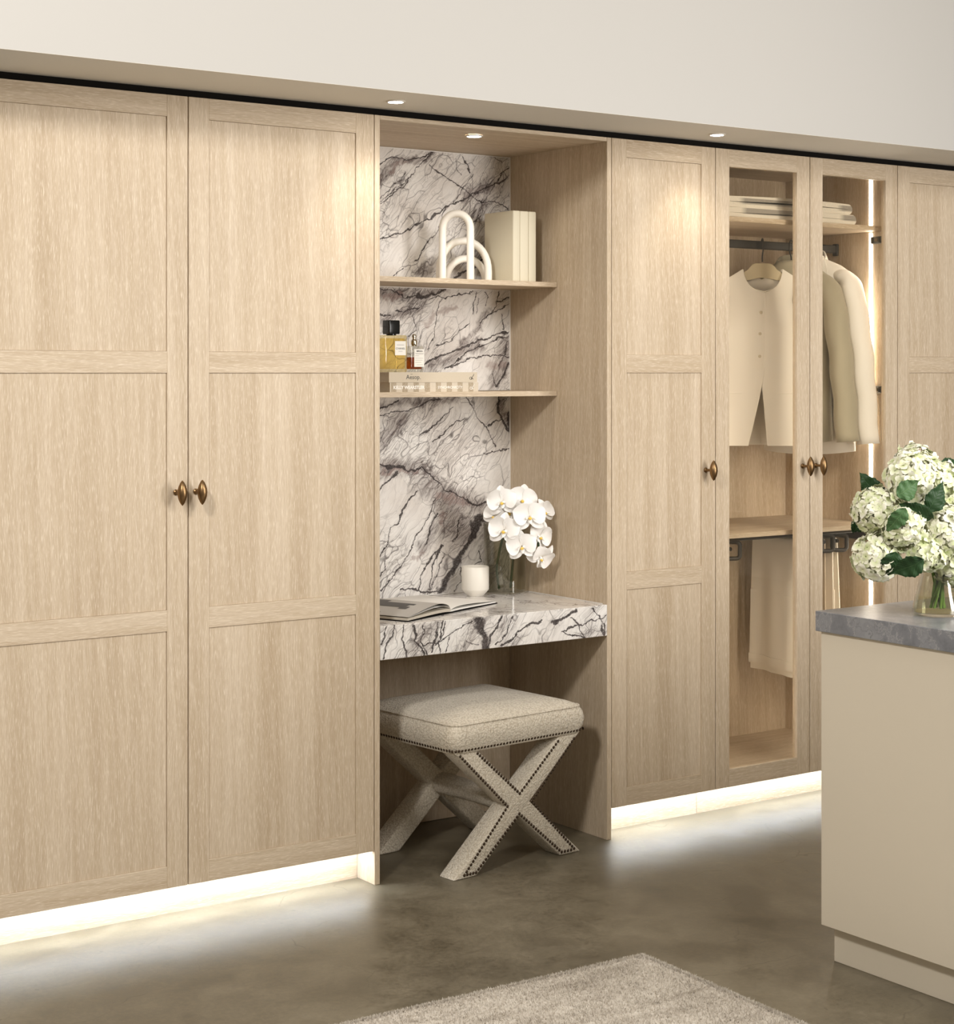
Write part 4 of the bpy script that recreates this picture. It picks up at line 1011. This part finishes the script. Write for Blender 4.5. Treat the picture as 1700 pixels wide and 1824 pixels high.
def sheet(b, fn, nu, nv, th):
    vs = []; N1 = (nu+1)*(nv+1)
    P = [[Vector(fn(i/nu, j/nv)) for j in range(nv+1)] for i in range(nu+1)]
    for sgn in (1, -1):
        for i in range(nu+1):
            for j in range(nv+1):
                du = P[min(i+1, nu)][j]-P[max(i-1, 0)][j]; dv = P[i][min(j+1, nv)]-P[i][max(j-1, 0)]
                nn = du.cross(dv); nn = nn.normalized() if nn.length > 1e-9 else Vector((0, 1, 0))
                vs.append(P[i][j]+nn*sgn*th/2)
    ix = lambda s_, i, j: s_*N1+i*(nv+1)+j
    fs = []
    for i in range(nu):
        for j in range(nv):
            fs.append((ix(0, i, j), ix(0, i+1, j), ix(0, i+1, j+1), ix(0, i, j+1))); fs.append((ix(1, i, j), ix(1, i, j+1), ix(1, i+1, j+1), ix(1, i+1, j)))
    for i in range(nu):
        for j in (0, nv): fs.append((ix(0, i, j), ix(0, i+1, j), ix(1, i+1, j), ix(1, i, j)))
    for j in range(nv):
        for i in (0, nu): fs.append((ix(0, i, j), ix(0, i, j+1), ix(1, i, j+1), ix(1, i, j)))
    return b.raw(vs, fs)
def interp(x, tab):
    if x <= tab[0][0]: return tab[0][1]
    for (a, va), (b_, vb) in zip(tab[:-1], tab[1:]):
        if x <= b_:
            t = (x-a)/(b_-a); t = t*t*(3-2*t); return va+(vb-va)*t
    return tab[-1][1]
# ---- hangers (local: s = x along shoulders, y = thickness, z up; origin on the rail)
def hanger(x, rz, lab, board, half, zsh):
    t = thing('coat_hanger', lab, 'hanger', (x, .284, 1.9915), rz, 'hangers on the wardrobe rail')
    R_ = .0155; pts = [(0, -R_*math.cos(a), -.006+.006+R_*math.sin(a)-.004) for a in [PI*k/10 for k in range(-1, 11)]]
    hk = [(0, -.017, -.030), (0, -.0185, -.012)]+[(0, -.0155*math.cos(a)-.003, -.008+.0155*math.sin(a)) for a in [PI*k/10 for k in range(0, 11)]]
    # hook goes round the rail (rail radius in y 7.5 mm): neck below, curl behind
    neck = [(0, 0, zsh+.006), (0, 0, -.060), (0, -.006, -.048), (0, -.018, -.036), (0, -.0185, -.012)]
    curl = [(0, -.0175*math.cos(a), -.004+.012*math.sin(a)) for a in [PI*k/10 for k in range(1, 11)]]
    MB().tube(smooth_path(neck+curl+[(0, .0175, -.016)], 3), .0026, 8).build('hook', M['dark_metal'], t, True)
    if board:
        b = MB(); prof = []
        n = 24
        up = [(half*(-1+2*i/n), zsh-interp(abs(-1+2*i/n), [(0, 0), (.28, .0), (.62, .032), (1, .060)])) for i in range(n+1)]
        lo = [(half*(-1+2*i/n), zsh-.052-interp(abs(-1+2*i/n), [(0, 0), (.6, .010), (1, .036)])) for i in range(n+1)]
        b.prism(up+lo[::-1], -.007, .007); bmesh.ops.bevel(b.bm, geom=[e for e in b.bm.edges if abs(e.verts[0].co.y-e.verts[1].co.y) < 1e-6], offset=.002, segments=1, affect='EDGES')
        b.build('board', M['hanger_wood'], t, True)
    else:
        MB().tube(smooth_path([(-half, 0, zsh-.062), (-half*.5, 0, zsh-.034), (0, 0, zsh), (half*.5, 0, zsh-.034), (half, 0, zsh-.062)], 4), .0045, 8).build('arms', M['dark_metal'], t, True)
        MB().tube([(-half, 0, zsh-.062), (half, 0, zsh-.062)], .0035, 8).build('cross_bar', M['dark_metal'], t, True)
    return t
RV = -math.radians(35.1)
hanger(1.830, RV, 'cream board hanger holding the sleeveless vest', True, .105, -.083)
RJ = -math.radians(63)
hanger(1.978, RJ, 'dark metal hanger holding the sage beige jacket', False, .135, -.095)
hanger(2.072, RJ, 'dark metal hanger holding the white jacket beside the light strip', False, .145, -.075)
# ---- vest
vs_ = thing('vest', 'cream sleeveless buttoned vest hanging behind the left glass door', 'vest', (1.830, .284, 1.9915), RV)
ZT = -.104   # shoulder at the neck
def v_sout(z):   # half width at depth below shoulder
    return interp(z, [(0, .120), (.05, .112), (.11, .108), (.17, .122), (.23, .158), (.36, .150), (.45, .158), (.66, .185)])
def v_neck(z): return .0725*math.sqrt(max(0, 1-(z/.085)**2)) if z < .085 else 0.0
def panel_fn(side, front):
    H = .645
    def fn(u, v):
        z = H*v**1.55; so = v_sout(z)*(1.0 if side > 0 else 1.28)
        if front:
            si = v_neck(z)
            if z >= .085: si = -.004 if side > 0 else -.006
            if z > .42:
                k = (z-.42)/(H-.42); si = (-.012+.022*k**.9) if side > 0 else (.012+.050*k**1.05)
            if .30 < z <= .42: si = (-.004-.008*(z-.30)/.12) if side > 0 else (-.006+.018*(z-.30)/.12)
        else: si = 0.0 if z > .03 else .07*math.sqrt(max(0, 1-(z/.03)**2))
        s_ = si+(so-si)*u
        zz = z+max(0, (s_-.0725))*.62*max(0, 1-z/.16)
        dpt = .012+.052*min(1, z/.22)
        bulge = dpt*math.sqrt(max(0, 1-(s_/(so+1e-4))**2)*.92+.0001)
        folds = .004*math.sin(38*s_+side*1.3+3*z)*min(1, z/.25)
        y = -(bulge+folds+(.0035 if side < 0 and front else 0)) if front else .6*bulge+folds*.5
        if not front and z > .6: zz -= 0
        return (side*s_, y, ZT-zz)
    return fn
for sd in (1, -1):
    pn = sheet(MB(), panel_fn(sd, True), 18, 64, .0035).build('front_panel', M['vest'], vs_, True, sharp=60)
    sheet(MB(), panel_fn(sd, False), 12, 44, .003).build('back_panel', M['vest'], vs_, True, sharp=60)
    ed = [Vector(panel_fn(sd, True)(0, (.03+.97*k/40)))+Vector((0, -.0012, 0)) for k in range(41)]
    MB().tube(ed, .0017, 6).build('edge_piping', M['vest'], pn, True)
    if sd < 0:
        for z in (.160, .238, .320):
            p = panel_fn(-1, True)(.12, (z/.645)**(1/1.55)); 
            MB().lathe([(.0002, .0026), (.0045, .003), (.0058, .0022), (.0058, 0), (.0002, 0)], 14).xf(Matrix.Translation((p[0], p[1]-.002, p[2])) @ Matrix.Rotation(PI/2, 4, 'X')).build('button', M['button'], pn, True)
    for uu in ((.35, .95),):
        zf = (.455/.645)**(1/1.55); pts = [Vector(panel_fn(sd, True)(uu[0]+(uu[1]-uu[0])*k/10, zf))+Vector((0, -.0028, 0)) for k in range(11)]
        MB().tube(pts, .0018, 6, True, (1, .6)).build('pocket_seam', M['vest'], pn, True)
# ---- jackets
def jacket(name, lab, x, mm, S, ztop, hem, slv, body_w, shift=0.0, open_=False):
    t = thing(name, lab, 'jacket', (x, .284, 1.9915), RJ)
    n = 40
    def ring(hw, hd, z, sy=0.0, ph=0.0, am=0.0):
        return [((hw*(abs(math.cos(a))**.85)*(1 if math.cos(a) > 0 else -1)), sy+hd*(abs(math.sin(a))**.8)*(1 if math.sin(a) > 0 else -1)+am*math.sin(5*a+ph), z+0*a) for a in [2*PI*k/n for k in range(n)]]
    rings = []
    for f, hw, hd in ((0, .052, .030), (.02, .060, .034), (.035, S*.50, .034), (.06, S*.72, .038), (.09, S*.88, .038), (.13, S*.95, .040), (.20, S*.95, .042), (.35, body_w*.95, .043), (.5, body_w*.93, .042), (.75, body_w, .042), (1, body_w*1.04, .043)):
        z = ztop-(ztop-hem)*f if f > .11 else ztop-.62*f
        rings.append(ring(hw, hd, z, 0, f*3, .004*min(1, f*2)))
    b = MB(); b.loft(rings, True, False)
    # hem dips at the middle
    for v in b.bm.verts:
        if v.co.z < hem+.02: v.co.z -= .012*(1-(v.co.x/body_w)**2)
    bd = b.build('body', M[mm], t, True, sharp=70); solid(bd, .004)
    for sd in (1, -1):
        pth = smooth_path([(sd*S*.58, 0, ztop-.068), (sd*S*.86, -.002, ztop-.092), (sd*(S+.004), -.006, ztop-.145), (sd*(S+.024), -.012, ztop-.26), (sd*(S+.046), -.020, ztop-.43), (sd*(S+.066), -.026, slv)], 6)
        k = len(pth); rr = [interp(i/(k-1), [(0, .026), (.15, .040), (.35, .052), (.6, .053), (1, .050)]) for i in range(k)]
        b = MB().tube(pth, rr, 20, False, (1.05, .78))
        for v in b.bm.verts:
            a = math.atan2(v.co.y, v.co.x); v.co.x += .0025*math.sin(v.co.z*40+a*2); v.co.y += .003*math.sin(v.co.z*31+sd)
        so = b.build('sleeve', M[mm], t, True, sharp=70); solid(so, .003)
    # collar and lapels on the front (local -y)
    b = MB()
    cv = smooth_path([(-.062, -.012, ztop-.020), (-.050, .026, ztop+.018), (0, .036, ztop+.026), (.050, .026, ztop+.018), (.062, -.012, ztop-.020)], 5)
    sheet(b, lambda u, v: tuple(cv[int(round(u*(len(cv)-1)))]+Vector((0, (.012 if v > .5 else 0)*0+.010*v, -.040*v))+Vector((cv[int(round(u*(len(cv)-1)))].x*.22*v, 0, 0))), len(cv)-1, 3, .005)
    cl = b.build('collar', M[mm], t, True, sharp=70)
    for sd in (1, -1):
        sheet(MB(), lambda u, v: (sd*(.058*(1-v)+.006*v+u*(.050*math.sin(PI*min(1, v*.95+.05))**.8)), -.036-.030*min(1, v*2)-.004*(1-u), ztop-.03-.30*v+.02*u), 6, 14, .003).build('lapel', M[mm], cl, True)
    return t
jacket('jacket', 'sage beige tailored jacket hanging between the vest and the white jacket', 1.978, 'beige', .155, -.068, -.735, -.735, .150)
jacket('jacket', 'white tailored jacket hanging nearest the light strip behind the right glass door', 2.072, 'white_cloth', .164, -.048, -.775, -.745, .168)

# ---- trouser rack and trousers under the lower shelf
tr = thing('trouser_rack', 'dark pull-out trouser rack under the lower wardrobe shelf', 'rack', (1.79, .28, .936))
MB().box(-.40, .40, -.155, .235, -.018, -.002, .002).build('top_plate', M['dark_metal'], tr)
for s_ in (-1, 1): MB().box(s_*.415-.010, s_*.415+.010, -.18, .24, -.048, -.012, .003).build('slide', M['dark_metal'], tr)
arms = [-.215, .195, .255, .325]
for i, xa in enumerate(arms):
    a = MB().tube([(xa, -.10, -.052), (xa, .20, -.052)], .007, 10).build('arm', M['dark_metal'], tr, True)
    pts = []
    for cx_, cz_, a0 in ((.0, -.040, PI/2), (.0, -.078, PI), (.0, -.078, 1.5*PI), (.0, -.040, 0)): pass
    w, h, r = .024, .029, .012
    loop = []
    for cx_, cz_, a0 in ((w-r, h-r, 0), (-w+r, h-r, PI/2), (-w+r, -h+r, PI), (w-r, -h+r, 1.5*PI)):
        for k in range(5): an = a0+PI/2*k/4; loop.append((xa+cx_+r*math.cos(an), -.108, -.056+cz_+r*math.sin(an)))
    loop.append(loop[0]); loop = [Vector((p[0]+.0, p[1]+(p[0]-xa)*-.55, p[2])) for p in loop]
    MB().tube(loop, .0078, 8, False).build('loop_end', M['dark_metal'], tr, True)
def trousers(lab, xa, mm, y0, y1, L1, L2, gap, seed):
    t = thing('trousers', lab, 'trousers', (1.79+xa, .28, .936-.052))
    r2 = random.Random(seed); ph = r2.uniform(0, 6)
    tot = [(-gap, -L1), (-gap, 0), (gap, 0), (gap, -L2)]
    def fn(u, v):
        # v 0..1 : front drop, over the arm, rear drop ; u along the arm
        y = y0+(y1-y0)*u
        if v < .42: k = v/.42; x = -gap-.010*(1-k)+.004*math.sin(9*u+ph)*(1-k); z = -L1*(1-k)
        elif v < .58: a = PI*(v-.42)/.16; x = -gap*math.cos(a); z = .009*math.sin(a)
        else: k = (v-.58)/.42; x = gap+.010*k+.004*math.sin(7*u+ph+1)*k; z = -L2*k
        drop = max(0, -z)
        return (x+.006*math.sin(16*u+ph)*min(1, drop/.3), y+(-.012*u+.010)*drop*1.2-.02*drop*(1-u), z+.010*u*(drop/.4))
    sheet(MB(), fn, 14, 40, .005).build('legs', M[mm], t, True, sharp=60)
    fn2 = lambda u, v: (fn(u, 0)[0]-.0048-0.0*v, fn(u, .0)[1], fn(u, 0)[2]+.002+.034*v)
    sheet(MB(), fn2, 10, 2, .003).build('hem', M[mm], t, True)
    fn3 = lambda u, v: (fn(u, .0)[0]+.006, fn(u, 0)[1]+.0, fn(u, 0)[2]-.022+.3*v)
    sheet(MB(), fn3, 10, 6, .004).build('inner_leg', M[mm], t, True)
trousers('cream linen trousers draped over the rack behind the left glass door', .195, 'trouser', -.06, .20, .485, .47, .013, 3)
trousers('tan trousers draped over the rack behind the right glass door', .255, 'trouser2', -.09, .19, .46, .45, .013, 5)
trousers('pale cream trousers at the right end of the trouser rack', .325, 'trouser', -.085, .18, .46, .44, .012, 8)
